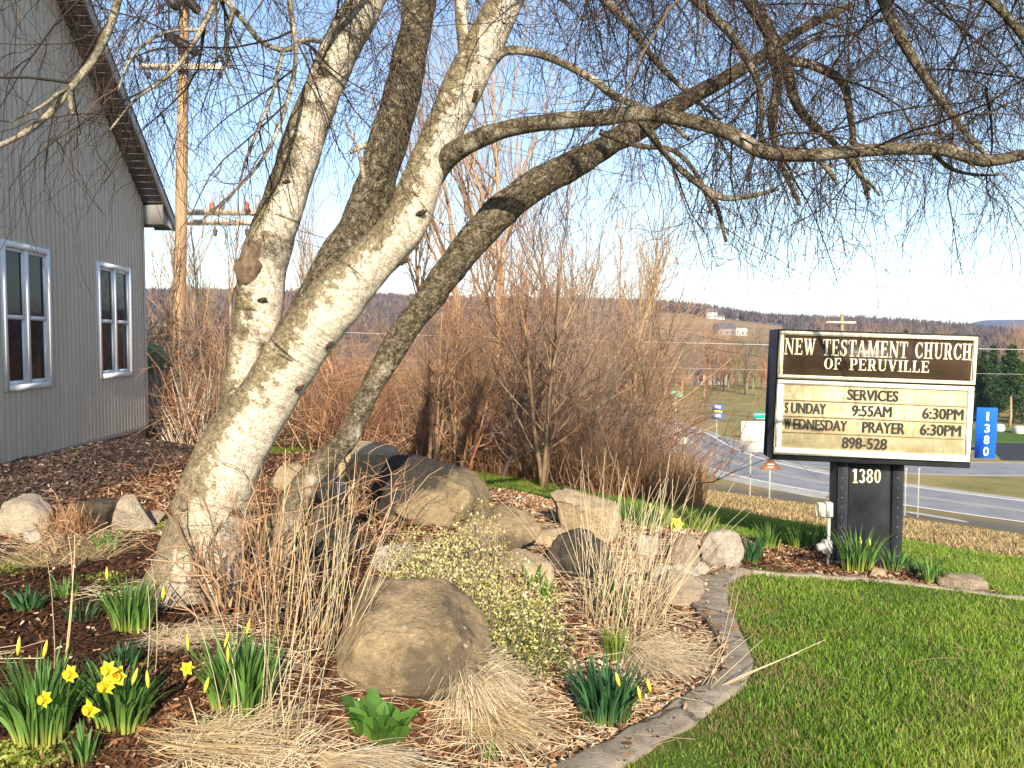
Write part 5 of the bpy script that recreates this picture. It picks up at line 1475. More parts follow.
# ------------------------------------------------------------------ valley trees
vt = []
for i, (mt, h) in enumerate(((tw_brn, 10), (tw_gry, 11), (tw_olv, 9), (tw_red, 7))):
    vt.append(bare_tree('valley_tree', 'bare brown tree in the valley beyond the junction', 'bare tree', 'valley trees', (0, 0, 0), h, .16, 300 + i, (mt, (tw_red, tw_mauve, tw_olv, tw_red)[i]), n1=26, n2=130, n3=420, spread=(.3, .7), up=-.12, crown0=.15, twr=.018, L1=(.25, .4)))
uv_ = [False] * 4
def putv(k, px, Y, s, rz):
    x = (px - 512) / FPX * Y; p = np.array([x, Y, float(land(np.array([x]), np.array([Y]))[0])])
    if not uv_[k]: o = vt[k]; uv_[k] = True; o.location = p; o.rotation_euler = (0, 0, rz); o.scale = (s, s, s)
    else: o = dup(vt[k], p, rz, s)
    return o
rv = np.random.default_rng(9)
for i in range(110):
    px = rv.uniform(560, 775) if i < 80 else rv.uniform(120, 560); Y = rv.uniform(128, 240)
    o = putv(rv.choice(4, p=[.35, .25, .15, .25]), px, Y, rv.uniform(.75, 1.2) * (1.0 if Y < 180 else 1.2), rv.uniform(0, 6.28))
for i in range(46):
    px = rv.uniform(800, 1120); Y = rv.uniform(125, 230)
    putv(rv.choice(4, p=[.35, .3, .15, .2]), px, Y, rv.uniform(.85, 1.3), rv.uniform(0, 6.28))
# evergreens beyond the road
needle = NT('needles', .8, .2); needle.color(needle.mix(1.0, needle.ramp(needle.attr('rnd'), [(0, (.012, .028, .012)), (.6, (.035, .07, .022)), (1, (.075, .12, .035))]), (1.0, 1.0, 1.0), 'MULTIPLY')); needle = needle.m
def conifer(px, Y, top, wr, seed, label, group=None, open_=False):
    r = np.random.default_rng(seed); b = gxy(px, Y); h = at(px, top, Y)[2] - b[2]
    o = thing('evergreen_tree', b, label, 'evergreen', group)
    tk = np.array([b + np.array([0, 0, q * h]) for q in np.linspace(0, 1, 8)]); tk[:, :2] += r.normal(size=(8, 2)) * .05
    mb = MB(); addt(mb, tk[None], (.17 * np.linspace(1, .1, 8))[None], 7, r); mb.build('trunk', tw_tan if open_ else tw_gry, o, True)
    nb = 90; t = r.uniform(.38 if open_ else .06, .99, nb) ** .9; az = r.uniform(0, 6.28, nb)
    rad = .8 * wr * h * ((1 - t) ** .6 if open_ else (1 - t) ** .85 + .05) * r.uniform(.6, 1.15, nb)
    p0 = b + np.stack([0 * t, 0 * t, t * h], -1); dirv = np.stack([np.cos(az), np.sin(az), np.full(nb, .15 if open_ else -.12)], -1)
    kk_ = 60; u = r.uniform(.15, 1.05, (nb, kk_)); c = p0[:, None] + dirv[:, None] * (rad[:, None] * u)[..., None] + r.normal(size=(nb, kk_, 3)) * (.10 * rad[:, None, None] + .09)
    c = c.reshape(-1, 3); m = len(c); sz = r.uniform(.10, .26, m) * h / 9
    a = norm(r.normal(size=(m, 3)) + np.repeat(dirv, kk_, 0)); bb = norm(np.cross(a, r.normal(size=(m, 3))))
    V = np.stack([c - a * sz[:, None], c + bb * (sz * .3)[:, None], c + a * sz[:, None] * 1.3, c - bb * (sz * .3)[:, None]], 1).reshape(-1, 3)
    MB().add(V, np.arange(m * 4).reshape(-1, 4), rnd=np.repeat(np.clip(r.uniform(0, 1, m), 0, 1), 4)).build('crown', needle, o)
    return o
conifer(1012, 92, 346, .30, 401, 'sunlit open-branched pine with a pale trunk across the road', None, True)
for i, (px, Y, top, wr) in enumerate(((984, 98, 352, .30), (993, 106, 346, .28), (1004, 112, 356, .3), (1024, 96, 362, .32), (905, 150, 330, .22), (925, 140, 352, .26), (915, 120, 366, .3), (940, 112, 372, .32), (962, 108, 368, .3), (982, 104, 374, .32), (952, 150, 342, .24), (975, 160, 345, .24), (1030, 100, 372, .34), (1050, 120, 352, .3), (1090, 118, 345, .3), (895, 160, 345, .25), (998, 112, 384, .36), (940, 180, 340, .24))):
    conifer(px, Y, top, wr, 410 + i, 'dense dark green evergreen in the row across the road', 'dark evergreens across the road')
# pale boulders by the far driveway
for px, Y, w, lab in ((1002, 88, .9, 'small pale block beside the evergreens across the road'), (1022, 86, 1.6, 'larger white block at the frame edge across the road')):
    p = gxy(px, Y); q = iv4 * np.array([w * .6, w * .5, .62]); q = np.where(np.abs(q) > .42, np.sign(q) * .42 + (q - np.sign(q) * .42) * .5, q)
    ob = mesh_obj('pale_block', q + np.array([0, 0, .3]), iF4, white, None, False); ob.location = p; tag(ob, lab, 'block')
# ================================================================== PLANTS
leaf_daf = leafmat('daffodil_leaf', (.45, .43, .09), (.075, .165, .040), .45, .3, (.13, .25, .05))
leaf_dark = leafmat('dark_daffodil_leaf', (.18, .20, .05), (.026, .085, .034), .35, .2, (.045, .13, .045))
leaf_yel = leafmat('yellow_green_shoot', (.30, .28, .06), (.13, .20, .03), .3, .25, (.20, .26, .04))
leaf_brt = leafmat('bright_leaf', (.10, .16, .03), (.075, .19, .03), .25, .3)
straw = leafmat('straw_blade', (.38, .27, .13), (.66, .53, .32), .35, .15, (.60, .47, .27))
straw_pale = leafmat('pale_straw', (.42, .31, .18), (.72, .60, .42), .3, .15, (.66, .54, .35))
rust = leafmat('rusty_dry_grass', (.22, .10, .05), (.46, .28, .14), .4, .15, (.36, .19, .09))
petal = plain('daffodil_petal', (.82, .62, .03), .5, .3, 0, .1, 30)
corona = plain('daffodil_trumpet', (.80, .42, .01), .5, .3, 0, .1, 30)
budm = plain('daffodil_bud', (.62, .55, .06), .5, .3, 0, .15, 40)
stemg = plain('flower_stem', (.06, .13, .03), .5, .3, 0, .2, 20)
rngP = np.random.default_rng(31)
def flower(par, head, foot, size, kind, rng, face=None):
    head = np.asarray(head, float); foot = np.asarray(foot, float)
    m = (head + foot) / 2 + np.array([0, 0, .02]); p, r = resample([foot, m, head + np.array([0, 0, .012])], [.004, .0035, .003], 7)
    V, F, _, _ = tubes(p[None], r[None], 5); st = MB().add(V, F).build('stalk', stemg, par, True)
    if kind == 'bud':
        mb = MB(); lathe(mb, head, [(.002, -.01), (.007 * size / .05, .004), (.009 * size / .05, .018), (.006 * size / .05, .034), (.001, .046)], 8, Matrix.Rotation(rng.uniform(-.4, .4), 3, 'Y')); mb.build('bud', budm, st, True); return
    d = np.array([rng.uniform(-.6, .6), -1, rng.uniform(-.1, .35)]) if face is None else np.array(face, float); d = norm(d)
    x = norm(np.cross(d, [0, 0, 1.])); y = np.cross(x, d); mb = MB(); n = 6
    for i in range(n):
        a = i * 2 * math.pi / n + rng.uniform(-.1, .1); c, s = math.cos(a), math.sin(a); e = x * c + y * s; w = -x * s + y * c; L = size * rng.uniform(.46, .56); off = d * (.002 if i % 2 else .005)
        V = [head + off, head + e * L * .5 + w * L * .36 + d * .004 + off, head + e * L + d * rng.uniform(-.008, .006) + off, head + e * L * .5 - w * L * .36 + d * .004 + off, head + e * L * .55 + d * .001 + off]
        mb.add(V, np.array([(0, 1, 4), (1, 2, 4), (2, 3, 4), (3, 0, 4)]))
    mb.build('petals', petal, st, True)
    Mq = Matrix((x, y, d)).transposed(); mb = MB()
    s_ = size * .19; prof = [(s_ * .7, .004), (s_ * .8, size * .2), (s_ * 1.0, size * .36), (s_ * 1.25, size * .42), (s_ * .95, size * .38), (s_ * .6, size * .1)]
    lathe(mb, head, prof, 12, Mq); mb.build('trumpet', corona, st, True)
def clump(px, py, w, h, n, mat, label, flowers=(), name='daffodil_clump', cat='daffodils', W=.011, bend=(.25, 1.0), k=6, group=None, kind_mat=None, spreadf=.30):
    rng = rngP; b = G(px, py); Y = b[1]; s = Y / FPX
    o = thing(name, b, label, cat, group)
    az = rng.uniform(0, 2 * np.pi, n); rad = w * s * spreadf * np.sqrt(rng.uniform(0, 1, n))
    pos = b + np.stack([rad * np.cos(az), rad * np.sin(az) * .8, 0 * az], -1); pos[:, 2] = land(pos[:, 0], pos[:, 1]) - .012
    f = rad / (w * s * spreadf + 1e-9)
    bd = bend[0] + (bend[1] - bend[0]) * f * rng.uniform(.5, 1.2, n); L = h * s * rng.uniform(.72, 1.22, n)
    V, F, t, rn = blades(pos, az + rng.normal(size=n) * .35, L, W * rng.uniform(.7, 1.2, n), bd, rng, k, bd * .12, .7)
    mesh_obj('leaves', V, F, mat, o, True, dict(t=t, rnd=rn))
    for (fx, fy, kd, sz) in flowers:
        Yf = Y - rng.uniform(.10, .17) * min(1, w / 80); hd = at(fx, fy, Yf); ft = np.array([b[0] * .6 + hd[0] * .4, Y, b[2]]); flower(o, hd, ft, (sz + (2 if kd == 'open' else -3)) * Yf / FPX, kd, rng)
    return o
clump(40, 738, 84, 78, 150, leaf_daf, 'daffodil clump at the near corner with two open flowers and two tall buds', [(47, 699, 'open', 17), (72, 674, 'open', 17), (18, 652, 'bud', 15), (44, 655, 'bud', 15)], bend=(.2, 1.1), W=.012)
clump(118, 724, 84, 62, 110, leaf_daf, 'daffodil clump with a bright bunch of three open yellow flowers', [(108, 684, 'open', 20), (117, 676, 'open', 19), (110, 669, 'open', 17), (92, 708, 'open', 18), (133, 682, 'bud', 16), (148, 685, 'bud', 15)], bend=(.3, 1.3), W=.012)
clump(131, 630, 58, 52, 100, leaf_daf, 'daffodil clump with two yellow buds in front of the birch foot', [(163, 597, 'bud', 14), (107, 578, 'bud', 12)], bend=(.2, .95))
clump(240, 708, 96, 70, 190, leaf_daf, 'widest daffodil clump with scattered small yellow buds below the birch', [(187, 668, 'open', 13), (205, 690, 'bud', 16), (188, 648, 'bud', 12), (225, 645, 'bud', 12), (247, 632, 'bud', 12), (228, 660, 'bud', 12)], bend=(.2, 1.0), W=.012)
clump(122, 664, 52, 26, 60, leaf_dark, 'low dark green tuft between the bud clump and the three-flower clump', bend=(.5, 1.4), W=.008, name='green_tuft', cat='plant')
clump(82, 640 - 20, 46, 22, 40, leaf_dark, 'small dark tuft left of the bud daffodils', bend=(.5, 1.3), W=.007, name='green_tuft', cat='plant')
clump(28, 609, 44, 24, 60, leaf_dark, 'round dark green tuft on black soil near the frame edge', bend=(.5, 1.4), W=.010, name='green_tuft', cat='plant')
clump(66, 598, 34, 24, 40, leaf_daf, 'small upright green tuft beside the round dark tuft', bend=(.3, 1.0), W=.008, name='green_tuft', cat='plant')
clump(84, 764, 40, 38, 22, leaf_daf, 'small light green sprout at the bottom edge beside the flowering daffodils', bend=(.3, 1.0), name='green_sprout', cat='plant', W=.013)
clump(105, 553, 30, 26, 28, leaf_daf, 'small green sprout before the dark mossy low rock', bend=(.3, .9), name='green_sprout', cat='plant')
clump(25, 527, 42, 34, 40, leaf_daf, 'daffodil leaves growing against the pale lumpy rock', bend=(.3, .9))
clump(205, 730, 14, 16, 8, leaf_daf, 'tiny green sprout among straw below the widest daffodil clump', name='green_sprout', cat='plant')
clump(613, 622, 42, 46, 90, leaf_daf, 'upright daffodil leaves inside the tall straw grass', bend=(.1, .6), W=.010)
clump(605, 722, 84, 62, 190, leaf_dark, 'dark green daffodil clump with two yellow buds beside the curb', [(619, 684, 'bud', 15), (650, 690, 'bud', 15), (640, 698, 'bud', 13)], bend=(.2, 1.1), W=.012)
clump(616, 660, 40, 32, 70, leaf_yel, 'yellow-green shoots under the tall straw grass', bend=(.2, .7), W=.008, name='green_shoots', cat='plant')
clump(547, 612, 14, 34, 12, leaf_brt, 'bright green shoots at the shrub edge', bend=(.1, .5), W=.02, name='green_shoots', cat='plant')
clump(533, 590, 22, 26, 12, leaf_brt, 'bright green sprout above the low shrub leaves', bend=(.2, .7), W=.02, name='green_shoots', cat='plant')
for px, py, w, h, n, lab, m in ((769, 548, 34, 26, 60, 'light green leaf tuft left of the outlet post in the sign bed', leaf_daf), (799, 549, 36, 28, 80, 'dense green tuft just behind the light tuft in the sign bed', leaf_daf), (750, 563, 28, 28, 60, 'dark green tuft right behind the rounded grey rock', leaf_dark), (822, 545, 20, 24, 40, 'green tuft next to the outlet conduit', leaf_daf),
        (858, 571, 50, 42, 110, 'largest green daffodil clump in front of the black pedestal', leaf_daf), (893, 572, 28, 26, 40, 'short green tuft at the pedestal corner', leaf_daf), (932, 583, 30, 28, 50, 'green tuft beside the low reddish-tan rock', leaf_daf), (916, 574, 22, 14, 30, 'bluish short tuft near the pedestal side', leaf_dark),
        (905, 566, 20, 12, 30, 'tiny tuft at the bed rim past the pedestal', leaf_dark)):
    clump(px, py, w, h, n, m, lab, [(861, 543, 'bud', 9), (870, 545, 'bud', 9)] if 'largest' in lab else [], bend=(.25, 1.1), W=.012)
clump(600, 522, 46, 28, 70, leaf_dark, 'green leaves with small yellow flowers behind the squared tan block', [(596, 504, 'open', 9), (604, 503, 'open', 9), (613, 506, 'open', 9), (588, 505, 'bud', 9)], bend=(.2, .9))
clump(640, 528, 56, 30, 90, leaf_daf, 'green clump with one yellow flower behind the tall straw stalks', [(677, 524, 'open', 12), (650, 508, 'bud', 9)], bend=(.2, .9))
clump(664, 528, 44, 24, 80, leaf_yel, 'yellowish shoots in the row behind the rock garden', bend=(.2, .9), W=.009, name='green_shoots', cat='plant')
clump(700, 530, 60, 24, 110, leaf_yel, 'longest patch of yellow-green shoots sloping to the sign bed', bend=(.2, .9), W=.009, name='green_shoots', cat='plant')
clump(570, 506, 40, 16, 60, leaf_daf, 'short green leaves at the back rim of the rock garden', bend=(.3, 1.), W=.009)
# broad tulip-like leaves
def broad(px, py, w, h, n, label):
    rng = rngP; b = G(px, py); s = b[1] / FPX; o = thing('broad_leaf_clump', b, label, 'plant')
    az = rng.uniform(0, 6.28, n); rad = w * s * .33 * np.sqrt(rng.uniform(0, 1, n)); pos = b + np.stack([rad * np.cos(az), rad * np.sin(az) * .7, 0 * az], -1)
    pos[:, 2] = land(pos[:, 0], pos[:, 1]) - .01
    V, F, t, rn = blades(pos, az + rng.normal(size=n) * .4, h * s * rng.uniform(.65, 1.15, n), .048 * rng.uniform(.7, 1.15, n) * w / 62, .35 + 1.0 * rad / (w * s * .33) * rng.uniform(.6, 1.3, n), rng, 7, None, .9)
    V = V.reshape(n, 7, 2, 3); md_ = V.mean(2, keepdims=True); V = md_ + (V - md_) * (np.array([.5, 1.1, 1.5, 1.7, 1.75, 1.9, 2.5]))[None, :, None, None]
    V = np.concatenate([V[:, :, :1], (V[:, :, :1] + V[:, :, 1:]) / 2 - np.array([0, 0, .006]), V[:, :, 1:]], 2)
    bb = (np.arange(n)[:, None] * 7 + np.arange(6)[None]) * 3; F = np.concatenate([np.stack([bb + i, bb + i + 1, bb + i + 4, bb + i + 3], -1).reshape(-1, 4) for i in (0, 1)])
    mesh_obj('leaves', V.reshape(-1, 3), F, leaf_brt, o, True, dict(t=np.repeat(np.tile(np.linspace(0, 1, 7), n), 3), rnd=np.repeat(rng.uniform(0, 1, n), 21)))
broad(378, 737, 66, 42, 52, 'broad bright green tulip leaves in front of the flat-topped brown rock')
broad(490, 757, 24, 18, 12, 'small pair of broad green leaves under the straw mop')
broad(453, 690, 26, 22, 10, 'yellowish broad leaf shoots poking from the straw mop')
# straw mops and tall grass
def mop(px, py, w, h, n, L, label, az0, azs_, bend, mat, name='straw_clump', cat='dry grass', W=.004, tilt=(.1, .5), green=False, sp=.25):
    rng = rngP; b = G(px, py); s = b[1] / FPX; o = thing(name, b, label, cat)
    a = rng.uniform(0, 6.28, n); rad = w * s * sp * np.sqrt(rng.uniform(0, 1, n)); pos = b + np.stack([rad * np.cos(a), rad * np.sin(a), 0 * a], -1); pos[:, 2] = land(pos[:, 0], pos[:, 1]) - .01
    V, F, t, rn = blades(pos, az0 + azs_ * rng.normal(size=n), L * rng.uniform(.55, 1.2, n), W * rng.uniform(.6, 1.3, n), rng.uniform(*bend, n), rng, 9, rng.uniform(*tilt, n), .9)
    z = land(V[:, 0], V[:, 1]) + .004 + .02 * rn; V[:, 2] = np.maximum(V[:, 2], z)
    mesh_obj('blades', V, F, mat, o, True, dict(t=t, rnd=rn)); return o
mop(464, 697, 66, 60, 1200, .28, 'thick bleached straw mop drooping beside the flat-topped brown rock', R_(-35), .75, (1.6, 2.9), straw_pale, tilt=(.0, 1.0), W=.0034)
mop(480, 720, 120, 40, 500, .30, 'loose straw strands spread on the ground under the straw mop', R_(-40), .7, (1.5, 2.2), straw, tilt=(.9, 1.4))
mop(245, 760, 180, 50, 650, .19, 'flattened pale straw heap at the bottom edge in front of the daffodils', R_(-15), 1.5, (1.3, 2.4), straw_pale, tilt=(.6, 1.5), sp=.36)
mop(330, 764, 60, 30, 500, .3, 'combed pale straw bundle at the bottom edge near the broad leaves', R_(-25), .25, (1.5, 2.0), straw_pale, tilt=(1.0, 1.4))
mop(160, 737, 110, 20, 70, .5, 'few long fallen straw stems lying under the three-flower daffodils', R_(-8), .25, (1.5, 1.65), straw, tilt=(1.4, 1.5), W=.006)
mop(62, 556, 130, 30, 1100, .22, 'pale tan dry grass mat in front of the pale lumpy rock', R_(-60), 1.2, (1.2, 2.0), straw, tilt=(.6, 1.2), sp=.42)
mop(75, 534, 56, 30, 300, .2, 'tuft of brown dry fern before the dark mossy low rock', R_(-90), 1.5, (.4, 1.3), rust, tilt=(.0, .5), sp=.4)
mop(640, 660, 80, 40, 600, .26, 'spread of straw at the foot of the tall straw grass', R_(-50), .6, (1.5, 2.2), straw_pale, tilt=(.7, 1.3), sp=.3)
mop(668, 652, 120, 40, 420, .26, 'scattered straw and bark strands beside the wide curb', R_(-20), 1.6, (1.4, 1.9), straw, tilt=(1.2, 1.5), sp=.45)
mop(180, 638, 60, 20, 500, .16, 'trampled pale straw patch right of the daffodil buds', R_(-20), 1.4, (1.4, 1.9), straw_pale, tilt=(1.2, 1.5), sp=.5)
def stalks(px, py, w, n, hp, label, lean, mat, rad=.0024, name='tall_grass', cat='tall dry grass', spread=.12, wob=.05, sp=.5, hv=(.55, 1.1)):
    rng = rngP; b = G(px, py); s = b[1] / FPX; o = thing(name, b, label, cat); k = 10
    a = rng.uniform(0, 6.28, n); rr = w * s * sp * np.sqrt(rng.uniform(0, 1, n)); pos = b + np.stack([rr * np.cos(a), rr * np.sin(a) * .6, 0 * a], -1); pos[:, 2] = land(pos[:, 0], pos[:, 1]) - .01
    d = norm(np.stack([lean + rng.normal(size=n) * spread + rr * np.cos(a) * .35, rng.normal(size=n) * spread, np.ones(n)], -1)); L = hp * s * rng.uniform(*hv, n); st_ = (L / (k - 1))[:, None]
    Q = np.empty((n, k, 3)); Q[:, 0] = pos; dr = norm(np.stack([rng.normal(size=n), rng.normal(size=n), 0 * L], -1)) * rng.uniform(0, .55, n)[:, None] / k
    for q in range(1, k): d = norm(d + dr + wob * rng.normal(size=(n, 3)) / 3); Q[:, q] = Q[:, q - 1] + d * st_
    R = rad * rng.uniform(.6, 1.25, n)[:, None] * np.linspace(1, .4, k)[None]
    V, F, t, i = tubes(Q, R, 4); mb = MB(); mb.add(V, F, t=t, rnd=rng.uniform(0, 1, n)[i]); mb.build('stalks', mat, o, True); return o
stalks(612, 630, 70, 95, 172, 'tall pale straw grass standing in the rock garden before the squared tan block', .10, straw_pale, .0020, spread=.26)
stalks(650, 622, 40, 26, 160, 'sparse straw stems leaning towards the sign behind the rock garden', .35, straw_pale, .0024, spread=.2)
stalks(310, 640, 110, 34, 190, 'tall tan dead stalks rising in front of the dark birch stem', .05, straw, .0021, name='dead_stalks', cat='dead stalks', spread=.10)
stalks(270, 632, 110, 30, 190, 'reddish-brown dead stalks crowded at the birch foot', .02, rust, .0021, name='dead_stalks', cat='dead stalks', spread=.16)
stalks(335, 655, 50, 16, 195, 'leaning pale stalks beside the flat-topped brown rock', .28, straw_pale, .0019, name='dead_stalks', cat='dead stalks', spread=.12)
stalks(262, 735, 100, 26, 240, 'long thin pale stalks in front of the widest daffodil clump', .10, straw_pale, .0017, name='dead_stalks', cat='dead stalks', spread=.14)
stalks(58, 680, 12, 3, 150, 'three tall curved tan stalks above the near daffodils', .14, straw, .0024, name='dead_stalks', cat='dead stalks', spread=.08, hv=(.8, 1.1))
stalks(148, 690, 10, 2, 130, 'two slender curved stalks beside the three-flower daffodils', .05, straw_pale, .0024, name='dead_stalks', cat='dead stalks', spread=.1, hv=(.8, 1.1))
stalks(700, 690, 40, 6, 130, 'few long straw stems bent over the wide curb', .9, straw_pale, .0022, name='dead_stalks', cat='dead stalks', spread=.5)
# leafless bush in front of the birch foot
b = G(238, 612); o = thing('bare_bush', b, 'leafless reddish bush of thin twigs growing against the birch foot', 'bush')
r = np.random.default_rng(5); m1, m2 = shrub(501, .85, .5, 26, 90, 260, None)
for m, nm in ((m1, 'stems'), (m2, 'twigs')):
    m.V = [v * np.array([1, .7, 1]) * 1.0 + b for v in m.V]
    m.build('stems' if nm == 'stems' else 'bare_twigs', tw_brn if nm == 'stems' else tw_red, o, True)  # stems, then bare twigs without leaves
b = G(345, 560); o = thing('bare_bush', b, 'thin reddish leafless bush between the dark birch stem and the biggest boulder', 'bush')
m1, m2 = shrub(502, .8, .5, 16, 60, 200, None)
for m, nm in ((m1, 'stems'), (m2, 'twigs')):
    m.V = [v + b for v in m.V]; m.build('stems' if nm == 'stems' else 'bare_twigs', tw_brn if nm == 'stems' else tw_red, o, True)
b = G(62, 560); o = thing('bare_bush', b, 'sparse leafless twig bush before the dark mossy low rock', 'bush')
m1, m2 = shrub(503, .42, .3, 8, 24, 60, None)
for m, nm in ((m1, 'stems'), (m2, 'twigs')):
    m.V = [v + b for v in m.V]; m.build('stems' if nm == 'stems' else 'bare_twigs', tw_brn if nm == 'stems' else tw_red, o, True)
# variegated leafy shrub
b = G(478, 655); vo = thing('variegated_shrub', b, 'low spreading shrub with small cream and yellow-green leaves between the rocks', 'shrub')
lm = NT('variegated_leaf', .5, .35)
lm.color(lm.ramp(lm.attr('rnd'), [(0, (.035, .06, .012)), (.25, (.14, .18, .04)), (.45, (.36, .36, .09)), (.7, (.60, .54, .22)), (.9, (.70, .63, .38)), (1, (.36, .24, .09))])); lm.sss(.2); lm = lm.m
r = np.random.default_rng(61); cs = []
for (px, py, w, h, n, du) in ((395, 600, 60, 40, 700, 0), (412, 560, 60, 50, 1000, 0), (432, 592, 80, 60, 1700, 0), (450, 566, 70, 66, 1700, 0), (478, 545, 60, 70, 1300, 0), (470, 610, 90, 66, 2200, 0), (505, 590, 70, 60, 1600, 0), (520, 625, 70, 54, 1500, .1), (525, 655, 70, 40, 1100, .45), (500, 642, 80, 50, 1200, .2), (548, 640, 50, 40, 700, .5), (400, 575, 40, 36, 400, 0), (540, 600, 40, 40, 500, .1)):
    n = int(n * .95); g_ = G(px, py + h * .4); s = g_[1] / FPX; v = norm(r.normal(size=(n, 3))) * (r.uniform(0.1, 1.25, (n, 1)) ** .6); v[:, 2] = np.abs(v[:, 2])
    c = g_ + v * np.array([w * s * .55, w * s * .5, h * s * .95]); c += .012 * r.normal(size=(n, 3)); cs.append((c, v, np.full(n, du)))
c = np.concatenate([a for a, _, _ in cs]); vv = np.concatenate([a for _, a, _ in cs]); du = np.concatenate([a for _, _, a in cs]); n = len(c)
a = norm(vv + r.normal(size=(n, 3)) * .8); bb = norm(np.cross(a, r.normal(size=(n, 3)))); nn = np.cross(a, bb); sz = r.uniform(.0055, .0105, n)
V = np.stack([c - a * sz[:, None], c + bb * (sz * .55)[:, None] + nn * (sz * .2)[:, None], c + a * sz[:, None] * 1.1, c - bb * (sz * .55)[:, None] + nn * (sz * .2)[:, None]], 1).reshape(-1, 3)
rn = np.clip(.25 + .75 * r.uniform(0, 1, n) + .18 * fbm(c, 7, 3, 3) - du * r.uniform(.2, 1.2, n), 0, 1)
mesh_obj('leaves', V, np.concatenate([np.arange(n * 4).reshape(-1, 4)[:, [0, 1, 2]], np.arange(n * 4).reshape(-1, 4)[:, [0, 2, 3]]]), lm, vo, False, dict(rnd=np.repeat(rn, 4)))
n = 1100; i = r.integers(len(c), size=n); gr = c[i].copy(); gr[:, :2] = gr[:, :2] * .75 + b[:2] * .25; gr[:, 2] = land(gr[:, 0], gr[:, 1]); md = (gr + c[i]) / 2 + r.normal(size=(n, 3)) * .02
mb = MB(); addt(mb, np.stack([gr, md, c[i]], 1), np.full((n, 3), .0016), 3, r); mb.build('stems', tw_gry, vo, True)
# low mats of moss and ground cover
def mat_patch(px, py, w, d, n, label, stops, sz=(.006, .012), hgt=.03):
    r = rngP; g_ = G(px, py); s = g_[1] / FPX; a = r.uniform(0, 6.28, n); q = np.sqrt(r.uniform(0, 1, n)) * (1 + .25 * np.sin(a * 3 + px) + .15 * np.sin(a * 7))
    c = g_ + np.stack([q * np.cos(a) * w * s / 2, q * np.sin(a) * d, 0 * a], -1); c[:, 2] = land(c[:, 0], c[:, 1]) + r.uniform(0, 1, n) * hgt * (1.1 - np.minimum(q, 1))
    d1 = norm(r.normal(size=(n, 3)) * [1, 1, .7]); d2 = norm(np.cross(d1, r.normal(size=(n, 3)))); z = r.uniform(*sz, n)[:, None]
    V = np.stack([c - d1 * z, c + d2 * z * .45, c + d1 * z, c - d2 * z * .45], 1).reshape(-1, 3)
    t = NT('ground_cover_leaf', .6, .25); t.color(t.ramp(t.attr('rnd'), stops)); t.sss(.2)
    o = mesh_obj('ground_cover', V, np.arange(n * 4).reshape(-1, 4), t.m, None, False, dict(rnd=np.repeat(r.uniform(0, 1, n), 4)))
    return tag(o, label, 'ground cover', None, 'stuff')
moss = [(0, (.05, .08, .015)), (.6, (.20, .24, .04)), (1, (.38, .38, .09))]
mat_patch(12, 568, 70, .22, 2200, 'yellow-green creeping ground cover at the frame edge', moss)
mat_patch(18, 764, 80, .14, 2200, 'yellow-green ground cover in the bottom corner', moss, (.008, .016))
mat_patch(168, 527, 60, .25, 1400, 'mossy green mat beside the birch foot', moss)
mat_patch(105, 578, 40, .1, 350, 'thin mossy patch in the dark soil', moss)
mat_patch(268, 598, 40, .12, 300, 'small bright leaves at the birch foot', moss, (.008, .014))
mat_patch(330, 590, 44, .1, 400, 'dark green seedlings in the shade behind the stalks', [(0, (.02, .05, .01)), (1, (.07, .13, .03))], (.008, .014))
mat_patch(870, 583, 50, .06, 260, 'green weeds along the narrow edging', [(0, (.03, .07, .012)), (1, (.12, .18, .03))])
mat_patch(765, 571, 70, .06, 400, 'weeds spilling over the narrow edging start', [(0, (.03, .07, .012)), (1, (.14, .19, .03))])

# ================================================================== LAWN, DRY SLOPE, MULCH CHIPS
def scatter(n, az0, az1, r0, r1, power, rng):
    az = rng.uniform(R_(az0), R_(az1), n); u = rng.uniform(0, 1, n); r = (r0 ** power + u * (r1 ** power - r0 ** power)) ** (1 / power)
    return r * np.sin(az), r * np.cos(az), r
rngG = np.random.default_rng(71)
x, y, rr = scatter(600000, -12, 60, 2.2, 14, .9, rngG)
ce = np.array(curb); s_ = NX * x + NY * y
keep = (~in_poly(x, y, bed)) & (s_ < 8.6 + .35 * fbm(np.stack([x, y, 0 * x], -1), .6, 9, 3) + .25 * rngG.normal(size=len(x)))
x, y, rr = x[keep], y[keep], rr[keep]
curb_s = [tuple(q) for q in path_pts(curb, 90)]; dc = seg_dist(x, y, curb_s); de = seg_dist(x, y, edge); keep = (dc > np.where(y < 4.0, .066, .09) + .02 * rngG.uniform(0, 1, len(x))) & (de > .035) & ((x > -.6))
x, y, rr, dc = x[keep], y[keep], rr[keep], dc[keep]; n = len(x)
q3 = np.stack([x, y, 0 * x], -1); pat = fbm(q3, 1.1, 4, 3); pat2 = fbm(q3, 3.5, 14, 3)
base = np.stack([x, y, land(x, y, False)], -1)
deadp = np.clip(.14 + .34 * np.clip(pat2 * 1.3, 0, 1) + .55 * np.exp(-np.maximum(dc - .1, 0) / .12) * (pat2 > -.5) * (y < 5.2), 0, .85); dead = rngG.uniform(0, 1, n) < deadp
far = np.clip((rr - 3) / 6, 0, 1)
Lb = (.036 + .016 * pat + .016 * rngG.uniform(-1, 1, n)) * np.where(dead, .75, 1); Wb = .0036 * (1 + .9 * far) * rngG.uniform(.7, 1.3, n)
V, F, t, rn = blades(base, rngG.uniform(0, 6.28, n), np.clip(Lb, .02, .1), Wb, rngG.uniform(.2, 1.5, n), rngG, 3, rngG.uniform(0, .5, n), 1.2)
tone = np.repeat(np.where(dead, rngG.uniform(.82, 1, n), np.clip(.42 + .30 * pat + .2 * rngG.normal(size=n), 0, .74)), 6)
gm = NT('grass_blade', .5, .35)
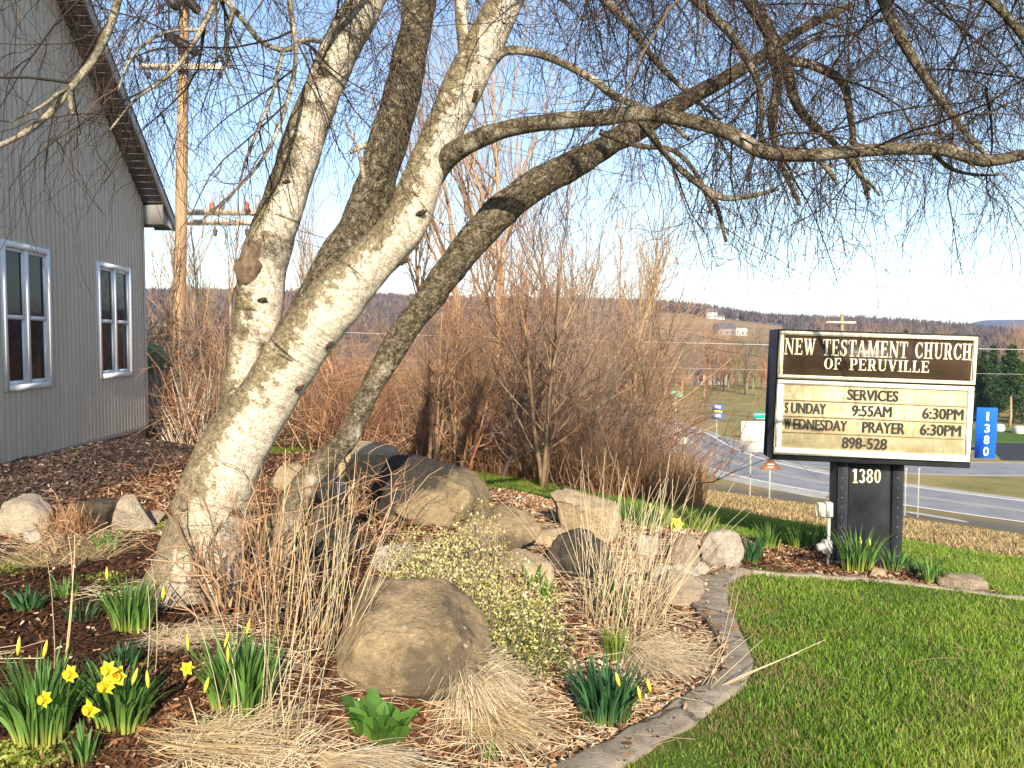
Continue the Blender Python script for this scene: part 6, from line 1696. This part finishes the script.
_c = gm.ramp(gm.attr('tone'), [(0, (.07, .15, .016)), (.35, (.17, .32, .03)), (.70, (.38, .49, .07)), (.80, (.27, .23, .09)), (1, (.36, .25, .12))])
_c = gm.mix(1.0, _c, gm.ramp(gm.attr('t'), [(0, .8), (1, 1.1)]), 'MULTIPLY'); gm.color(_c); gm.sss(.42)
tag(mesh_obj('grass', V, F, gm.m, None, True, dict(t=t, tone=tone)), 'bright green spring lawn grass', 'grass', None, 'stuff')
# grass behind the rock garden, left of frame centre
x, y, rr = scatter(60000, -30, 0, 6, 14, 1.0, rngG); s_ = NX * x + NY * y
keep = (~in_poly(x, y, bed)) & (s_ < 8.3 + .25 * rngG.normal(size=len(x))) & (x > WX0 + WSL * y + .3) | ((y > 12.4) & (s_ < 8) & (x < -4))
x, y = x[keep], y[keep]; n = len(x); base = np.stack([x, y, land(x, y, False)], -1)
V, F, t, rn = blades(base, rngG.uniform(0, 6.28, n), rngG.uniform(.03, .08, n), rngG.uniform(.005, .009, n), rngG.uniform(.2, 1.3, n), rngG, 3, rngG.uniform(0, .5, n), 1.2)
tag(mesh_obj('grass', V, F, gm.m, None, True, dict(t=t, tone=np.repeat(np.clip(.4 + .25 * rngG.normal(size=n), 0, .9), 6))), 'strip of green grass behind the boulders', 'grass', None, 'stuff')
# dry slope
x, y, rr = scatter(90000, -34, 42, 6.5, 34, .7, rngG); s_ = NX * x + NY * y
keep = (s_ > 8.45 + .3 * rngG.normal(size=len(x))) & (s_ < 30); x, y, rr = x[keep], y[keep], rr[keep]; n = len(x)
base = np.stack([x, y, land(x, y, False)], -1)
hgt = np.where(x / y < .22, rngG.uniform(.08, .34, n), rngG.uniform(.03, .12, n)) * np.clip((NX * x + NY * y - 7.6) / 1.2, .35, 1)
V, F, t, rn = blades(base, rngG.uniform(0, 6.28, n), hgt, rngG.uniform(.005, .010, n) * (1 + rr / 22), rngG.uniform(.4, 1.9, n), rngG, 4, rngG.uniform(0, .8, n), 1.2)
tag(mesh_obj('dry_grass', V, F, leafmat('slope_grass', (.11, .085, .035), (.42, .31, .16), .6, .1, (.27, .20, .09)), None, True, dict(t=t, rnd=rn)), 'tan matted dry grass on the slope down to the road', 'dry grass', None, 'stuff')
# tall rusty weeds at the foot of the thicket
n = 9000; pxw = rngG.uniform(380, 705, n); Yw = rngG.uniform(8.4, 13.5, n); x = (pxw - 512) / FPX * Yw; y = Yw; s_ = NX * x + NY * y
keep = (s_ > 7.9) & (s_ < 13) & (fbm(np.stack([x, y, 0 * x], -1), .9, 33, 2) > -.35); x, y = x[keep], y[keep]; n = len(x); base = np.stack([x, y, land(x, y, False) - .02], -1)
V, F, t, rn = blades(base, rngG.uniform(0, 6.28, n), rngG.uniform(.3, .95, n), rngG.uniform(.005, .010, n), rngG.uniform(.1, 1.2, n), rngG, 6, rngG.uniform(0, .25, n), 1.2)
tag(mesh_obj('tall_weeds', V, F, rust, None, True, dict(t=t, rnd=rn)), 'rusty orange dead weeds filling the foot of the thicket', 'weeds', None, 'stuff')
# bark mulch chips
x, y, rr = scatter(330000, -48, 38, 2.2, 12.3, .9, rngG); keep = (in_poly(x, y, bed) | ((rngG.uniform(0, 1, len(x)) < .05) & (seg_dist(x, y, curb) < .10))) & (rr < 13); x, y, rr = x[keep], y[keep], rr[keep]
q3 = np.stack([x, y, 0 * x], -1); cl = fbm(q3, 1.4, 77, 3); keep = rngG.uniform(0, 1, len(x)) < np.clip(.72 + .6 * cl + .3 * (x > -.3), .12, 1); x, y, rr, cl = x[keep], y[keep], rr[keep], cl[keep]; n = len(x)
c = np.stack([x, y, land(x, y) + .004 + .012 * rngG.uniform(0, 1, n) + .034 * (~in_poly(x, y, bed) | (seg_dist(x, y, curb) < .07))], -1)
a = rngG.uniform(0, 6.28, n); tl = rngG.normal(size=n) * .35; d1 = np.stack([np.cos(a) * np.cos(tl), np.sin(a) * np.cos(tl), np.sin(tl)], -1); d2 = norm(np.cross(d1, norm(rngG.normal(size=(n, 3)) * .5 + [0, 0, 1.])))
fs = 1 + np.clip((rr - 3) / 8, 0, .8); l = rngG.uniform(.003, .0185, n) * fs; w = l * rngG.uniform(.14, .42, n); nz = np.cross(d1, d2)
V = np.stack([c - d1 * l[:, None] - d2 * w[:, None], c - d1 * l[:, None] * .9 + d2 * w[:, None], c + nz * (l * .18)[:, None] + d2 * w[:, None] * 1.1, c + d1 * l[:, None] + d2 * w[:, None] * .7, c + d1 * l[:, None] * 1.05 - d2 * w[:, None] * .8, c + nz * (l * .18)[:, None] - d2 * w[:, None]], 1).reshape(-1, 3)
b6 = np.arange(n)[:, None] * 6; F = np.concatenate([b6 + np.array([[0, 5, 2, 1]]), b6 + np.array([[5, 4, 3, 2]])])
hd = 1 - sstep(1.35, 1.75, (x + 4.476 + .078 * y) + .1 * cl)  # chips near the wall get the same painted house shade
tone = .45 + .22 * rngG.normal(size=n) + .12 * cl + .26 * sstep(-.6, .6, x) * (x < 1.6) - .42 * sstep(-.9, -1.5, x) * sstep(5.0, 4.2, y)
tone = np.clip(tone, 0, 1) * (1 - hd) + hd * np.clip(rngG.uniform(0, .2, n), 0, 1)
tone = np.where(rngG.uniform(0, 1, n) < .03, rngG.uniform(.75, .95, n), tone)
mm = NT('bark_chip', .9, .15)
mm.color(mm.mix(mm.attr('hd'), mm.ramp(mm.attr('tone'), [(0, (.022, .013, .009)), (.3, (.085, .040, .022)), (.55, (.23, .115, .058)), (.78, (.42, .26, .15)), (1, (.66, .54, .40))]),
       mm.ramp(mm.attr('tone'), [(0, (.035, .023, .019)), (.2, (.125, .085, .068)), (1, (.4, .32, .27))])))
tag(mesh_obj('mulch_litter', V, F, mm.m, None, False, dict(tone=np.repeat(tone, 6), hd=np.repeat(hd, 6))), 'bark mulch and leaf litter covering the garden bed', 'mulch', None, 'stuff')

# fallen twigs on the lawn and the bed
n = 220; x, y, rr = scatter(n * 3, -40, 34, 2.6, 7.5, 1.0, rngG); x, y = x[:n], y[:n]; z = land(x, y) + .022
a = rngG.uniform(0, 6.28, n); L = rngG.uniform(.04, .16, n); d1 = np.stack([np.cos(a), np.sin(a), .08 * rngG.normal(size=n)], -1) * L[:, None]; c = np.stack([x, y, z], -1)
P = np.stack([c - d1, c + rngG.normal(size=(n, 3)) * [.01, .01, .004], c + d1], 1); V, F, t, i = tubes(P, np.full((n, 3), .0014), 3)
tag(mesh_obj('twig_litter', V, F, tw_brn, None, True, dict(rnd=rngG.uniform(0, 1, n)[i])), 'fallen birch twigs scattered over lawn and mulch', 'twigs', None, 'stuff')

n = 2600; x, y, rr = scatter(n * 4, -40, 26, 2.3, 6.5, 1.0, rngG); kp = in_poly(x, y, bed) & (fbm(np.stack([x, y, 0 * x], -1), 1.3, 51, 2) + .35 * sstep(-.6, .4, x) > .1); x, y = x[kp][:n], y[kp][:n]; n = len(x); z = land(x, y) + .018
a = rngG.normal(size=n) * .8 - .3; L = rngG.uniform(.03, .13, n); d1 = np.stack([np.cos(a), np.sin(a), .10 * rngG.normal(size=n)], -1) * L[:, None]; c = np.stack([x, y, z], -1)
P = np.stack([c - d1, c + rngG.normal(size=(n, 3)) * [.012, .012, .006], c + d1], 1); V, F, t, i = tubes(P, np.full((n, 3), .0015), 3)
tag(mesh_obj('straw_litter', V, F, straw_pale, None, True, dict(t=t, rnd=rngG.uniform(0, 1, n)[i])), 'loose bleached straw strewn over the mulch', 'straw', None, 'stuff')
